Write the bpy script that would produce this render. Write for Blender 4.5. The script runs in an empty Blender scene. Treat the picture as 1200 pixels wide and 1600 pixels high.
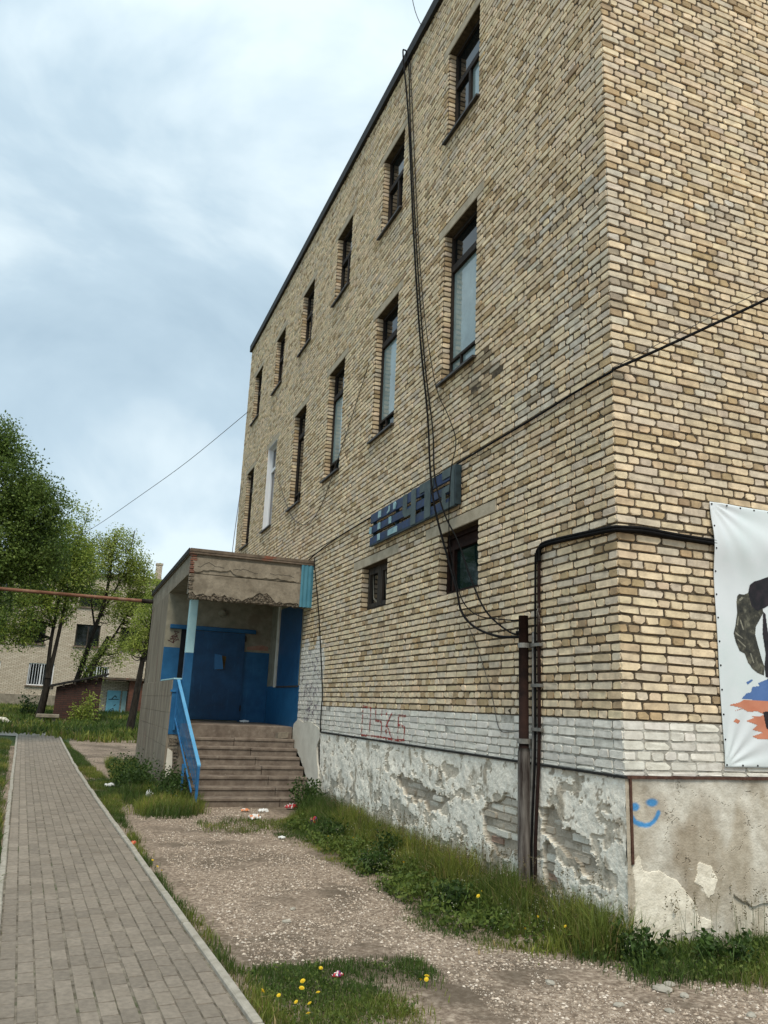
import bpy, bmesh, math, random
import numpy as np
from mathutils import Matrix, Vector

random.seed(7)
rng = np.random.default_rng(11)
sc = bpy.context.scene
COL = sc.collection

# ------------------------------------------------------------------ camera
CAM = np.array([-4.155, -5.38, 1.6555])
RM = np.array([[0.9304132763, -0.3642495638, 0.0406619058],
               [0.1240865965, 0.2086657018, -0.9700830591],
               [0.3448675860, 0.9076237548, 0.2393438279]])   # right, down, forward
FPX = 1238.0                                                   # focal length in photo pixels (1200 wide)
cam = bpy.data.cameras.new('camera')
cam.sensor_fit = 'HORIZONTAL'; cam.sensor_width = 36.0
cam.lens = FPX / 1200.0 * 36.0
cam.clip_start = 0.05; cam.clip_end = 2000
camo = bpy.data.objects.new('camera', cam); COL.objects.link(camo)
camo.matrix_world = Matrix(((RM[0, 0], -RM[1, 0], -RM[2, 0], CAM[0]),
                            (RM[0, 1], -RM[1, 1], -RM[2, 1], CAM[1]),
                            (RM[0, 2], -RM[1, 2], -RM[2, 2], CAM[2]), (0, 0, 0, 1)))
sc.camera = camo
sc.render.resolution_x = 768; sc.render.resolution_y = 1024

# ------------------------------------------------------------------ light
SUN_DIR = Vector((-0.14, -0.56, 0.82)).normalized()            # towards the veiled sun
w = bpy.data.worlds.new('World'); sc.world = w; w.use_nodes = True
nt = w.node_tree; N = nt.nodes; LK = nt.links; N.clear()
out = N.new('ShaderNodeOutputWorld')
sky = N.new('ShaderNodeTexSky'); sky.sky_type = 'NISHITA'; sky.sun_disc = False
sky.sun_elevation = math.asin(SUN_DIR.z); sky.sun_rotation = math.atan2(SUN_DIR.x, SUN_DIR.y)
bg1 = N.new('ShaderNodeBackground'); bg1.inputs[1].default_value = 0.10
LK.new(sky.outputs[0], bg1.inputs[0])
tc = N.new('ShaderNodeTexCoord')
mp = N.new('ShaderNodeMapping'); mp.inputs['Scale'].default_value = (1.0, 1.0, 1.5); mp.inputs['Location'].default_value = (0.9, 2.3, 0.6)
LK.new(tc.outputs['Generated'], mp.inputs[0])
n1 = N.new('ShaderNodeTexNoise'); n1.inputs['Scale'].default_value = 2.5; n1.inputs['Detail'].default_value = 6; n1.inputs['Roughness'].default_value = 0.52; n1.inputs['Distortion'].default_value = 0.35
LK.new(mp.outputs[0], n1.inputs['Vector'])
rp = N.new('ShaderNodeValToRGB'); rp.color_ramp.elements[0].position = 0.36; rp.color_ramp.elements[0].color = (0.27, 0.36, 0.425, 1)
rp.color_ramp.elements[1].position = 0.63; rp.color_ramp.elements[1].color = (0.525, 0.605, 0.635, 1)
e = rp.color_ramp.elements.new(0.5); e.color = (0.355, 0.45, 0.51, 1)
LK.new(n1.outputs['Fac'], rp.inputs[0])
sx = N.new('ShaderNodeSeparateXYZ'); LK.new(tc.outputs['Generated'], sx.inputs[0])
mr = N.new('ShaderNodeMapRange'); mr.interpolation_type = 'SMOOTHSTEP'           # overcast sky: the zenith is brighter than the mid sky
for i, v in ((1, 0.30), (2, 1.0), (3, 1.0), (4, 1.22)): mr.inputs[i].default_value = v
LK.new(sx.outputs[2], mr.inputs[0])
bg2 = N.new('ShaderNodeBackground'); LK.new(rp.outputs[0], bg2.inputs[0]); LK.new(mr.outputs[0], bg2.inputs[1])
mx = N.new('ShaderNodeMixShader'); mx.inputs[0].default_value = 0.88
LK.new(bg1.outputs[0], mx.inputs[1]); LK.new(bg2.outputs[0], mx.inputs[2]); LK.new(mx.outputs[0], out.inputs[0])

sun = bpy.data.lights.new('sun', 'SUN'); sun.energy = 1.5; sun.angle = math.radians(24); sun.color = (1.0, 0.91, 0.77)
suno = bpy.data.objects.new('sun', sun); COL.objects.link(suno)
suno.rotation_euler = SUN_DIR.to_track_quat('Z', 'Y').to_euler()
sc.view_settings.view_transform = 'Standard'; sc.view_settings.look = 'None'
sc.view_settings.exposure = 0.75; sc.view_settings.gamma = 1.0; sc.view_settings.use_curve_mapping = False

# ------------------------------------------------------------------ helpers
def tag(o, label=None, cat=None, group=None, kind=None):
    if label: o['label'] = label
    if cat: o['category'] = cat
    if group: o['group'] = group
    if kind: o['kind'] = kind
    return o

def thing(name, label, cat, loc=(0, 0, 0), group=None):
    o = bpy.data.objects.new(name, None); COL.objects.link(o); o.location = loc; o.empty_display_size = 0.2
    return tag(o, label, cat, group)

def link(name, me, parent=None):
    o = bpy.data.objects.new(name, me); COL.objects.link(o)
    if parent is not None:
        o.parent = parent
        p = Vector((0, 0, 0)); q = parent
        while q is not None: p += q.location; q = q.parent
        o.location = -p
    return o

def set_mats(me, mats):
    for m in (mats if isinstance(mats, (list, tuple)) else [mats]): me.materials.append(m)

def mesh_np(name, V, loops, sizes, cols=None, mats=None, midx=None, smooth=False):
    me = bpy.data.meshes.new(name)
    V = np.asarray(V, np.float32).reshape(-1, 3)
    loops = np.asarray(loops, np.int32).ravel(); sizes = np.asarray(sizes, np.int32).ravel()
    me.vertices.add(len(V)); me.vertices.foreach_set('co', V.ravel())
    me.loops.add(len(loops)); me.loops.foreach_set('vertex_index', loops)
    me.polygons.add(len(sizes))
    st = np.concatenate(([0], np.cumsum(sizes)[:-1])).astype(np.int32)
    me.polygons.foreach_set('loop_start', st)
    if midx is not None: me.polygons.foreach_set('material_index', np.asarray(midx, np.int32))
    me.polygons.foreach_set('use_smooth', np.full(len(sizes), bool(smooth)))
    if cols is not None:
        a = me.attributes.new('tone', 'FLOAT_COLOR', 'POINT')
        c = np.ones((len(V), 4), np.float32); c[:, :3] = cols
        a.data.foreach_set('color', c.ravel())
    me.update(calc_edges=True); me.validate()
    if mats is not None: set_mats(me, mats)
    return me

class MB:
    def __init__(s): s.v = []; s.f = []; s.m = []
    def add(s, vs, fs, m=0):
        b = len(s.v); s.v += [tuple(p) for p in vs]
        for f in fs: s.f.append([b + i for i in f]); s.m.append(m)
        return s
    def box(s, a, b, m=0, bev=0.0):
        x0, y0, z0 = [min(p, q) for p, q in zip(a, b)]; x1, y1, z1 = [max(p, q) for p, q in zip(a, b)]
        if bev <= 0:
            return s.add([(x0, y0, z0), (x1, y0, z0), (x1, y1, z0), (x0, y1, z0), (x0, y0, z1), (x1, y0, z1), (x1, y1, z1), (x0, y1, z1)],
                         [(0, 3, 2, 1), (4, 5, 6, 7), (0, 1, 5, 4), (1, 2, 6, 5), (2, 3, 7, 6), (3, 0, 4, 7)], m)
        c = min(bev, (x1 - x0) / 2.1, (y1 - y0) / 2.1, (z1 - z0) / 2.1)
        bm = bmesh.new(); bmesh.ops.create_cube(bm, size=1)
        for v in bm.verts:
            v.co = ((x0 + x1) / 2 + v.co.x * (x1 - x0), (y0 + y1) / 2 + v.co.y * (y1 - y0), (z0 + z1) / 2 + v.co.z * (z1 - z0))
        bmesh.ops.bevel(bm, geom=bm.edges[:], offset=c, segments=1, affect='EDGES')
        bm.verts.index_update()
        s.add([v.co[:] for v in bm.verts], [[v.index for v in f.verts] for f in bm.faces], m); bm.free()
        return s
    def obox(s, o, ax, ay, az, m=0):
        o = Vector(o); ax = Vector(ax); ay = Vector(ay); az = Vector(az)
        P = [o, o + ax, o + ax + ay, o + ay, o + az, o + ax + az, o + ax + ay + az, o + ay + az]
        return s.add(P, [(0, 3, 2, 1), (4, 5, 6, 7), (0, 1, 5, 4), (1, 2, 6, 5), (2, 3, 7, 6), (3, 0, 4, 7)], m)
    def tube(s, pts, r, n=6, m=0, cap=True):
        pts = [Vector(p) for p in pts]; k = len(pts)
        rs = r if isinstance(r, (list, tuple)) else [r] * k
        b = len(s.v); up = Vector((0.31, 0.17, 0.93))
        for i, p in enumerate(pts):
            t = (pts[min(i + 1, k - 1)] - pts[max(i - 1, 0)]).normalized()
            a = t.cross(up)
            if a.length < 1e-3: a = t.cross(Vector((1, 0, 0)))
            a.normalize(); c = t.cross(a)
            for j in range(n):
                an = 2 * math.pi * j / n
                s.v.append(tuple(p + (a * math.cos(an) + c * math.sin(an)) * rs[i]))
        for i in range(k - 1):
            for j in range(n):
                j2 = (j + 1) % n
                s.f.append([b + i * n + j, b + (i + 1) * n + j, b + (i + 1) * n + j2, b + i * n + j2][::-1]); s.m.append(m)
        if cap:
            s.f.append([b + j for j in range(n)]); s.m.append(m)
            s.f.append([b + (k - 1) * n + j for j in range(n)][::-1]); s.m.append(m)
        return s
    def prism(s, poly, fr, d0, d1, m=0):
        """poly in (u,z); fr(u,n,z)->world; from depth d0 (back) to d1 (front); u right, z up seen from outside"""
        k = len(poly); b = len(s.v)
        for d in (d1, d0): s.v += [tuple(fr(u, d, z)) for u, z in poly]
        s.f.append([b + i for i in range(k)]); s.m.append(m)
        s.f.append([b + k + i for i in range(k)][::-1]); s.m.append(m)
        for i in range(k):
            j = (i + 1) % k
            s.f.append([b + i, b + k + i, b + k + j, b + j]); s.m.append(m)
        return s
    def stroke(s, pts, wd, fr, d0, d1, m=0):
        for (a, b) in zip(pts[:-1], pts[1:]):
            dx, dz = b[0] - a[0], b[1] - a[1]; l = math.hypot(dx, dz) or 1e-6
            nx, nz = -dz / l * wd / 2, dx / l * wd / 2; ex, ez = dx / l * wd * .3, dz / l * wd * .3
            P = [(a[0] - ex - nx, a[1] - ez - nz), (b[0] + ex - nx, b[1] + ez - nz), (b[0] + ex + nx, b[1] + ez + nz), (a[0] - ex + nx, a[1] - ez + nz)]
            s.prism(P, fr, d0, d1 + random.uniform(0, .0006), m)
        return s
    def mesh(s, name, mats, smooth=False):
        me = bpy.data.meshes.new(name); me.from_pydata(s.v, [], s.f); set_mats(me, mats)
        me.polygons.foreach_set('material_index', s.m)
        me.polygons.foreach_set('use_smooth', [bool(smooth)] * len(s.f))
        me.update(); return me
    def build(s, name, mats, parent=None, smooth=False):
        return link(name, s.mesh(name, mats, smooth), parent)

def spline(pts, n=6):
    P = [Vector(p) for p in pts]; out = []
    for i in range(len(P) - 1):
        p0, p1, p2, p3 = P[max(i - 1, 0)], P[i], P[i + 1], P[min(i + 2, len(P) - 1)]
        for k in range(n):
            t = k / n
            out.append(0.5 * ((2 * p1) + (p2 - p0) * t + (2 * p0 - 5 * p1 + 4 * p2 - p3) * t * t + (3 * p1 - p0 - 3 * p2 + p3) * t ** 3))
    out.append(P[-1]); return out

def vnoise(x, y, seed=0):
    x = np.asarray(x, float); y = np.asarray(y, float)
    T = np.random.default_rng(seed).random((256, 256))
    xi = np.floor(x).astype(int); yi = np.floor(y).astype(int); fx = x - xi; fy = y - yi
    fx = fx * fx * (3 - 2 * fx); fy = fy * fy * (3 - 2 * fy)
    g = lambda a, b: T[a % 256, b % 256]
    return (g(xi, yi) * (1 - fx) + g(xi + 1, yi) * fx) * (1 - fy) + (g(xi, yi + 1) * (1 - fx) + g(xi + 1, yi + 1) * fx) * fy

def fbm(x, y, seed=0, oct=5):
    s = 0; a = .5; t = 0
    for o in range(oct):
        s = s + a * vnoise(np.asarray(x) * 2 ** o + 7.3 * o, np.asarray(y) * 2 ** o + 3.1 * o, seed + o); t += a; a *= .5
    return s / t

def inpoly(x, y, poly):
    x = np.asarray(x); y = np.asarray(y); r = np.zeros(x.shape, bool); n = len(poly)
    for i in range(n):
        x0, y0 = poly[i]; x1, y1 = poly[(i + 1) % n]
        c = ((y0 > y) != (y1 > y)) & (x < (x1 - x0) * (y - y0) / ((y1 - y0) if y1 != y0 else 1e-9) + x0)
        r ^= c
    return r

def zg(y):
    t = np.clip((np.asarray(y, float) - 10) / 35, 0, 1); return .75 * t * t * (3 - 2 * t)
def gz(x, y):
    x = np.asarray(x, float); y = np.asarray(y, float)
    near = np.clip((30 - np.hypot(x + 3, y)) / 15, 0, 1)
    return zg(y) + near * (.05 * (fbm(x * .8, y * .8, 5, 3) - .5) - .012)

# ------------------------------------------------------------------ materials
def lin(r, g, b):
    f = lambda c: ((c / 255 + .055) / 1.055) ** 2.4 if c > 10 else c / 255 / 12.92
    return (f(r), f(g), f(b))

def M(name, c1, c2=None, scale=6.0, rough=0.8, bump=0.0, bscale=None, c3=None, detail=6.0, attr=False, stretch=(1, 1, 1), metal=0.0, spec=0.3, lo=.35, hi=.65, distort=0.0):
    m = bpy.data.materials.new(name); m.use_nodes = True
    t = m.node_tree; n = t.nodes; l = t.links; b = n['Principled BSDF']
    b.inputs['Roughness'].default_value = rough; b.inputs['Metallic'].default_value = metal
    b.inputs['Specular IOR Level'].default_value = spec
    ge = n.new('ShaderNodeNewGeometry'); mpn = n.new('ShaderNodeMapping'); mpn.inputs['Scale'].default_value = stretch
    l.new(ge.outputs['Position'], mpn.inputs[0])
    no = n.new('ShaderNodeTexNoise'); no.inputs['Scale'].default_value = scale; no.inputs['Detail'].default_value = detail; no.inputs['Roughness'].default_value = .62; no.inputs['Distortion'].default_value = distort
    l.new(mpn.outputs[0], no.inputs['Vector'])
    r = n.new('ShaderNodeValToRGB'); r.color_ramp.elements[0].position = lo; r.color_ramp.elements[1].position = hi
    if attr:
        r.color_ramp.elements[0].color = (*c1, 1); r.color_ramp.elements[1].color = (*c2, 1)
        at = n.new('ShaderNodeAttribute'); at.attribute_name = 'tone'
        mm = n.new('ShaderNodeMix'); mm.data_type = 'RGBA'; mm.blend_type = 'MULTIPLY'; mm.inputs[0].default_value = 1
        l.new(at.outputs['Color'], mm.inputs[6]); l.new(r.outputs[0], mm.inputs[7]); colout = mm.outputs[2]
    else:
        r.color_ramp.elements[0].color = (*c1, 1); r.color_ramp.elements[1].color = (*(c2 or c1), 1)
        if c3: e = r.color_ramp.elements.new((lo + hi) / 2); e.color = (*c3, 1)
        colout = r.outputs[0]
    l.new(no.outputs['Fac'], r.inputs[0]); l.new(colout, b.inputs['Base Color'])
    if bump:
        bn = n.new('ShaderNodeTexNoise'); bn.inputs['Scale'].default_value = bscale or scale * 5; bn.inputs['Detail'].default_value = 5
        l.new(ge.outputs['Position'], bn.inputs['Vector'])
        bp = n.new('ShaderNodeBump'); bp.inputs['Strength'].default_value = bump; bp.inputs['Distance'].default_value = .01
        l.new(bn.outputs['Fac'], bp.inputs['Height']); l.new(bp.outputs[0], b.inputs['Normal'])
    return m

def weather(m, c, scale, lo, hi, amount=1.0, stretch=(1, 1, 1), detail=8):
    """lay a second colour over a material in noise-shaped patches (dirt, peeling)"""
    t = m.node_tree; n = t.nodes; l = t.links; b = n['Principled BSDF']
    src = b.inputs['Base Color'].links[0].from_socket
    ge = n.new('ShaderNodeNewGeometry'); mp_ = n.new('ShaderNodeMapping'); mp_.inputs['Scale'].default_value = stretch; mp_.inputs['Location'].default_value = (3.1, 7.7, 1.3)
    l.new(ge.outputs['Position'], mp_.inputs[0])
    no = n.new('ShaderNodeTexNoise'); no.inputs['Scale'].default_value = scale; no.inputs['Detail'].default_value = detail; no.inputs['Roughness'].default_value = .65
    l.new(mp_.outputs[0], no.inputs['Vector'])
    r = n.new('ShaderNodeMapRange'); r.inputs[1].default_value = lo; r.inputs[2].default_value = hi; r.inputs[3].default_value = 0; r.inputs[4].default_value = amount
    l.new(no.outputs['Fac'], r.inputs[0])
    mm = n.new('ShaderNodeMix'); mm.data_type = 'RGBA'; l.new(r.outputs[0], mm.inputs[0]); l.new(src, mm.inputs[6]); mm.inputs[7].default_value = (*c, 1)
    l.new(mm.outputs[2], b.inputs['Base Color']); return m

m_brick = weather(M('silicate_brick', (.74, .74, .74), (1.1, 1.1, 1.08), 9, .9, .35, 60, attr=True), (.30, .24, .16), .55, .60, .85, .45)
weather(m_brick, (.22, .17, .11), 2.2, .60, .76, .5, (1, 1, .10)); weather(m_brick, (.20, .15, .09), 45, .66, .74, .5)
m_mortar = M('mortar', (.05, .037, .024), (.135, .103, .066), 14, .95, .6, 70)
m_paintbrick = weather(M('whitewashed_brick', (.84, .83, .80), (1.08, 1.08, 1.06), 11, .85, .35, 50, attr=True), (.33, .29, .24), 7, .58, .74, .5, (1, 1, 1.6))
m_plinth = weather(M('flaking_plaster', (.90, .88, .85), (1.1, 1.1, 1.08), 22, .92, .8, 45, attr=True, distort=.6), (.24, .195, .145), 11, .62, .70, .35)
m_plinth2 = weather(M('stained_plaster', (.80, .78, .75), (1.1, 1.1, 1.1), 12, .9, .5, 60, attr=True), (.28, .215, .15), 3.2, .57, .77, .4, (1, 1, .6))
m_conc = weather(M('old_concrete', (.19, .16, .12), (.33, .285, .22), 4, .92, .5, 50, distort=.4), (.17, .14, .10), 1.6, .52, .75, .6, (1, 1, .5))
weather(m_conc, (.09, .075, .055), 6, .58, .70, .6); weather(m_conc, (.40, .36, .29), 9, .62, .72, .5)
m_conc_streak = weather(M('streaked_concrete', (.155, .125, .09), (.27, .23, .175), 3, .92, .4, 60, stretch=(1.5, 1.5, .35)), (.40, .36, .29), 3.5, .56, .72, .6, (2.5, 2.5, .22))
weather(m_conc_streak, (.23, .095, .06), 1.3, .60, .72, .55, (1, 1, .5)); weather(m_conc_streak, (.11, .085, .055), 2.6, .56, .70, .7, (2, 2, .3))
m_lintel = M('lintel_concrete', (.38, .315, .225), (.52, .44, .325), 5, .9, .4, 60)
m_step = weather(M('step_concrete', (.13, .10, .078), (.235, .19, .15), 6, .93, .5, 60), (.33, .28, .225), 10, .55, .75, .6)
m_rubble = M('broken_concrete', (.045, .035, .025), (.27, .225, .17), 38, .97, 1.0, 60)
m_black = M('bitumen', (.012, .011, .010), (.03, .027, .024), 8, .7)
m_rustedge = weather(M('roof_edge', (.10, .075, .055), (.20, .155, .115), 6, .9, .4), (.23, .06, .03), 3, .56, .66, .9)
m_frame = M('dark_brown_wood', (.014, .010, .008), (.036, .025, .018), 12, .8, .3, stretch=(1, 1, .2))
m_frame2 = M('weathered_wood', (.018, .014, .011), (.07, .054, .04), 14, .8, .4, stretch=(1, 1, .15))
m_redframe = M('red_brown_wood', (.012, .006, .005), (.032, .014, .010), 10, .8, .3, spec=.15)
m_white = M('white_plastic', (.74, .75, .76), (.80, .81, .82), 3, .35)
m_sill = M('sill_metal', (.035, .03, .027), (.085, .075, .065), 9, .5, metal=.3)
m_blue = weather(M('blue_oil_paint', (.011, .085, .20), (.020, .12, .26), 4, .42, .25, 30), (.014, .06, .15), 2.2, .5, .8, .6)
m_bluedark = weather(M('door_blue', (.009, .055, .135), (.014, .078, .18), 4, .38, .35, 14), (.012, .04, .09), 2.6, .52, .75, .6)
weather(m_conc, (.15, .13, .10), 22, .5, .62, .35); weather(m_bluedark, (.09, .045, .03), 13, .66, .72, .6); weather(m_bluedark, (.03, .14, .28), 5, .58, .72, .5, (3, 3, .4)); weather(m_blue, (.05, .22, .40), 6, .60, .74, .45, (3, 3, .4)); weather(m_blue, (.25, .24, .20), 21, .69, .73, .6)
m_bluerail = weather(M('railing_blue', (.016, .105, .26), (.03, .16, .34), 9, .6), (.12, .05, .03), 16, .62, .7, .7)
m_railtop = weather(M('handrail_blue', (.085, .30, .53), (.13, .37, .60), 5, .6), (.10, .06, .05), 22, .64, .70, .7)
m_lightblue = M('pale_blue_paint', (.33, .55, .60), (.42, .63, .66), 5, .55)
m_panel = M('corrugated_blue', (.06, .20, .275), (.085, .245, .32), 6, .5)
m_whitewall = weather(M('shaded_whitewash', (.20, .185, .135), (.31, .285, .215), 5, .85, .2, 40), (.20, .165, .12), 2.0, .56, .66, .8)  # whitewash with its base darkened, so the colour carries the porch recess's shade
m_whiteplaster = weather(M('white_plaster', (.60, .56, .47), (.72, .68, .58), 4, .8, .2, 30), (.42, .35, .25), 2.5, .52, .8, .6)
m_cable = M('cable_rubber', (.005, .005, .005), (.012, .011, .011), 20, .8, spec=.12)
m_wire = M('thin_wire', (.05, .047, .043), (.09, .085, .08), 20, .6)
m_pipe = weather(M('brown_pipe_paint', (.014, .008, .007), (.032, .016, .012), 8, .8, .3, spec=.12), (.45, .42, .37), 7, .64, .68, .8, (1, 1, .35))
m_bracket = M('bracket_steel', (.16, .155, .14), (.30, .285, .255), 12, .6, metal=.4)
m_rust = weather(M('rust_pipe', (.13, .055, .03), (.27, .13, .08), 7, .85, .3, stretch=(.4, 1, 1)), (.40, .28, .20), 4, .55, .7, .6)
m_signblue = weather(M('sign_blue', (.007, .020, .07), (.013, .040, .13), 9, .45), (.01, .02, .035), 5, .48, .62, .8)
m_signdark = M('sign_edge', (.012, .022, .028), (.025, .045, .055), 9, .5)
m_signgrey = M('sign_letter', (.05, .072, .072), (.095, .125, .125), 7, .6)
weather(m_signgrey, (.16, .12, .09), 14, .60, .68, .5); weather(m_signblue, (.05, .05, .05), 10, .58, .66, .6)
m_signpale = M('sign_fragment', (.18, .32, .35), (.36, .52, .55), 9, .45)
m_red = M('red_spray', (.34, .045, .035), (.44, .10, .08), 30, .8)
m_purple = M('marker_ink', (.16, .13, .17), (.25, .21, .25), 30, .8)
m_brownink = M('dark_spray', (.055, .022, .022), (.09, .04, .035), 30, .8)
m_smile = M('blue_spray', (.02, .25, .60), (.06, .34, .68), 40, .75)
m_banner = weather(M('banner_vinyl', (.70, .735, .745), (.76, .79, .80), 2, .42, spec=.4), (.64, .73, .71), 1.4, .45, .7, .8)
m_camo = M('camouflage_print', (.012, .012, .010), (.20, .19, .135), 16, .5, c3=(.052, .048, .034), detail=8, lo=.3, hi=.72)
m_darkprint = M('dark_print', (.008, .007, .009), (.03, .02, .025), 12, .5)
m_blueprint = M('blue_print', (.075, .155, .37), (.10, .19, .42), 8, .5)
m_orangeprint = M('orange_print', (.56, .20, .115), (.62, .25, .15), 8, .5)
m_paver = M('concrete_paver', (.80, .80, .80), (1.1, 1.1, 1.1), 25, .93, .5, 120, attr=True)
weather(m_paver, (.20, .165, .125), 2.4, .52, .70, .55); weather(m_paver, (.12, .10, .08), 30, .66, .72, .6)
m_paverjoint = weather(M('joint_sand', (.085, .07, .05), (.27, .235, .185), 9, .95), (.05, .075, .02), 1.6, .57, .66, .8)
m_kerb = M('kerb_concrete', (.29, .265, .215), (.43, .395, .33), 12, .92, .4, 80)
m_ground = weather(M('gravel_earth', (.15, .108, .076), (.47, .38, .295), 26, .97, 1.0, 90, c3=(.28, .215, .16), detail=10), (.105, .08, .055), 1.1, .47, .63, .8)
m_lawn = M('lawn_earth', (.035, .06, .014), (.075, .105, .03), 5, .95)
m_stone = M('gravel_stone', (.72, .72, .72), (1.12, 1.1, 1.08), 40, .9, attr=True)
m_grass = M('grass_blade', (.9, .9, .9), (1.1, 1.1, 1.1), 3, .55, attr=True, spec=.25)
m_leaf = M('tree_leaf', (.85, .85, .85), (1.15, 1.15, 1.15), 1.2, .5, attr=True, spec=.3)
m_bark = M('bark', (.010, .008, .006), (.036, .029, .022), 14, .95, .6, 40, stretch=(1, 1, .3))
m_yellow = M('dandelion_yellow', (.72, .47, .015), (.80, .58, .03), 60, .6)
m_stem = M('stem_green', (.10, .17, .04), (.15, .22, .06), 20, .6)

def worn(m, scale, lo, hi):
    t = m.node_tree; n = t.nodes; l = t.links; b = n['Principled BSDF']
    ge = n.new('ShaderNodeNewGeometry'); no = n.new('ShaderNodeTexNoise'); no.inputs['Scale'].default_value = scale; no.inputs['Detail'].default_value = 5; l.new(ge.outputs['Position'], no.inputs['Vector'])
    r = n.new('ShaderNodeMapRange'); r.inputs[1].default_value = lo; r.inputs[2].default_value = hi; l.new(no.outputs['Fac'], r.inputs[0]); l.new(r.outputs[0], b.inputs['Alpha'])
worn(m_red, 24, .40, .62); worn(m_purple, 14, .42, .60)
def glassmat(name, base, ior=1.9):
    m = M(name, tuple(c * .8 for c in base), tuple(c * 1.15 for c in base), 2.5, .05, spec=.5)
    m.node_tree.nodes['Principled BSDF'].inputs['IOR'].default_value = ior; return m
m_glass = glassmat('window_glass', (.008, .010, .010), 1.5)
m_glasspale = glassmat('pale_glass', (.27, .35, .35), 1.7)  # opaque pane with a pale blue-grey base colour
m_glassgreen = glassmat('green_glass', (.005, .017, .016), 1.5)
def translucent(m, f=.35):
    t = m.node_tree; n = t.nodes; l = t.links; b = n['Principled BSDF']; o = n['Material Output']
    tr = n.new('ShaderNodeBsdfTranslucent'); l.new(b.inputs['Base Color'].links[0].from_socket, tr.inputs[0])
    mixs = n.new('ShaderNodeMixShader'); mixs.inputs[0].default_value = f
    l.new(b.outputs[0], mixs.inputs[1]); l.new(tr.outputs[0], mixs.inputs[2]); l.new(mixs.outputs[0], o.inputs[0])
translucent(m_leaf, .4); translucent(m_grass, .3)

def brickwall_mat(name, c1, c2, cm, bw=.26, bh=.077, axis='xz', mort=.012):
    m = bpy.data.materials.new(name); m.use_nodes = True; t = m.node_tree; n = t.nodes; l = t.links; b = n['Principled BSDF']
    b.inputs['Roughness'].default_value = .92
    ge = n.new('ShaderNodeNewGeometry'); sp = n.new('ShaderNodeSeparateXYZ'); l.new(ge.outputs['Position'], sp.inputs[0])
    ad = n.new('ShaderNodeMath'); ad.operation = 'ADD'; l.new(sp.outputs[0], ad.inputs[0]); l.new(sp.outputs[1], ad.inputs[1])
    cb = n.new('ShaderNodeCombineXYZ'); l.new(ad.outputs[0], cb.inputs[0]); l.new(sp.outputs[2], cb.inputs[1])
    br = n.new('ShaderNodeTexBrick'); br.inputs['Scale'].default_value = 1; br.inputs['Brick Width'].default_value = bw; br.inputs['Row Height'].default_value = bh
    br.inputs['Mortar Size'].default_value = mort; br.inputs['Mortar Smooth'].default_value = .3
    br.inputs['Color1'].default_value = (*c1, 1); br.inputs['Color2'].default_value = (*c2, 1); br.inputs['Mortar'].default_value = (*cm, 1)
    l.new(cb.outputs[0], br.inputs['Vector']); l.new(br.outputs['Color'], b.inputs['Base Color'])
    bp = n.new('ShaderNodeBump'); bp.inputs['Strength'].default_value = .5; bp.inputs['Distance'].default_value = .01; bp.invert = True
    l.new(br.outputs['Fac'], bp.inputs['Height']); l.new(bp.outputs[0], b.inputs['Normal'])
    return m
m_farbrick = brickwall_mat('far_pale_brick', (.62, .54, .42), (.48, .40, .30), (.18, .14, .10))
m_redbrick = brickwall_mat('red_brick', (.085, .032, .022), (.045, .02, .015), (.03, .022, .018))
m_redbrick2 = brickwall_mat('orange_red_brick', (.23, .085, .05), (.17, .06, .04), (.13, .08, .06))

# ------------------------------------------------------------------ frames of the two facades
FL = lambda u, n, z: (-n, -u, z)       # long facade on X=0, u = -Y
FR = lambda u, n, z: (u, -n, z)        # short facade on Y=0, u = X
FB = lambda u, n, z: (u, 12.4 - n, z)  # wall at the back of the porch
Z0 = 1.636; CH = .077
zk = lambda k: Z0 + k * CH
ROOF = zk(142); LEN = 17.9; WID = 7.0
PL = 1.205                              # top of the plinth
winY = [(2.633 + 2.664 * i, 2.633 + 2.664 * i + .9625) for i in range(6)]
OPEN = []                               # openings of the long facade: y0,y1,k0,k1,kind
for i, (a, b) in enumerate(winY):
    OPEN.append((a, b, 104, 124, 'top')); OPEN.append((a, b, 55, 84, 'white' if i == 4 else 'tall'))
OPEN.append((2.49, 3.53, 18, 28, 'green')); OPEN.append((5.31, 6.41, 19, 28, 'casement'))

# ================================================================== ground
XS = np.unique(np.concatenate([np.linspace(-300, -20, 15), np.linspace(-20, -7, 27), np.linspace(-7, 4, 89), np.linspace(4, 20, 17), np.linspace(20, 300, 15)]))
YS = np.unique(np.concatenate([np.linspace(-60, -8, 14), np.linspace(-8, 14, 177), np.linspace(14, 40, 53), np.linspace(40, 400, 30)]))
gx, gy = np.meshgrid(XS, YS); GZ = gz(gx, gy)
nx, ny = len(XS), len(YS)
idx = np.arange(nx * ny).reshape(ny, nx)
F = np.stack([idx[:-1, :-1], idx[:-1, 1:], idx[1:, 1:], idx[1:, :-1]], -1).reshape(-1, 4)
cx = gx.ravel()[F].mean(1); cy = gy.ravel()[F].mean(1)
lawn = (cy > 20.5) & ~((cx > -3.9) & (cy < 23.5)) | (cx < -6.0) & (cy > 2) | (cy > 60)
me = mesh_np('ground', np.stack([gx, gy, GZ], -1), F, np.full(len(F), 4), mats=[m_ground, m_lawn], midx=lawn.astype(int), smooth=True)
tag(link('ground', me), kind='structure', label='trodden gravel and earth ground around the building')

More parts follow.
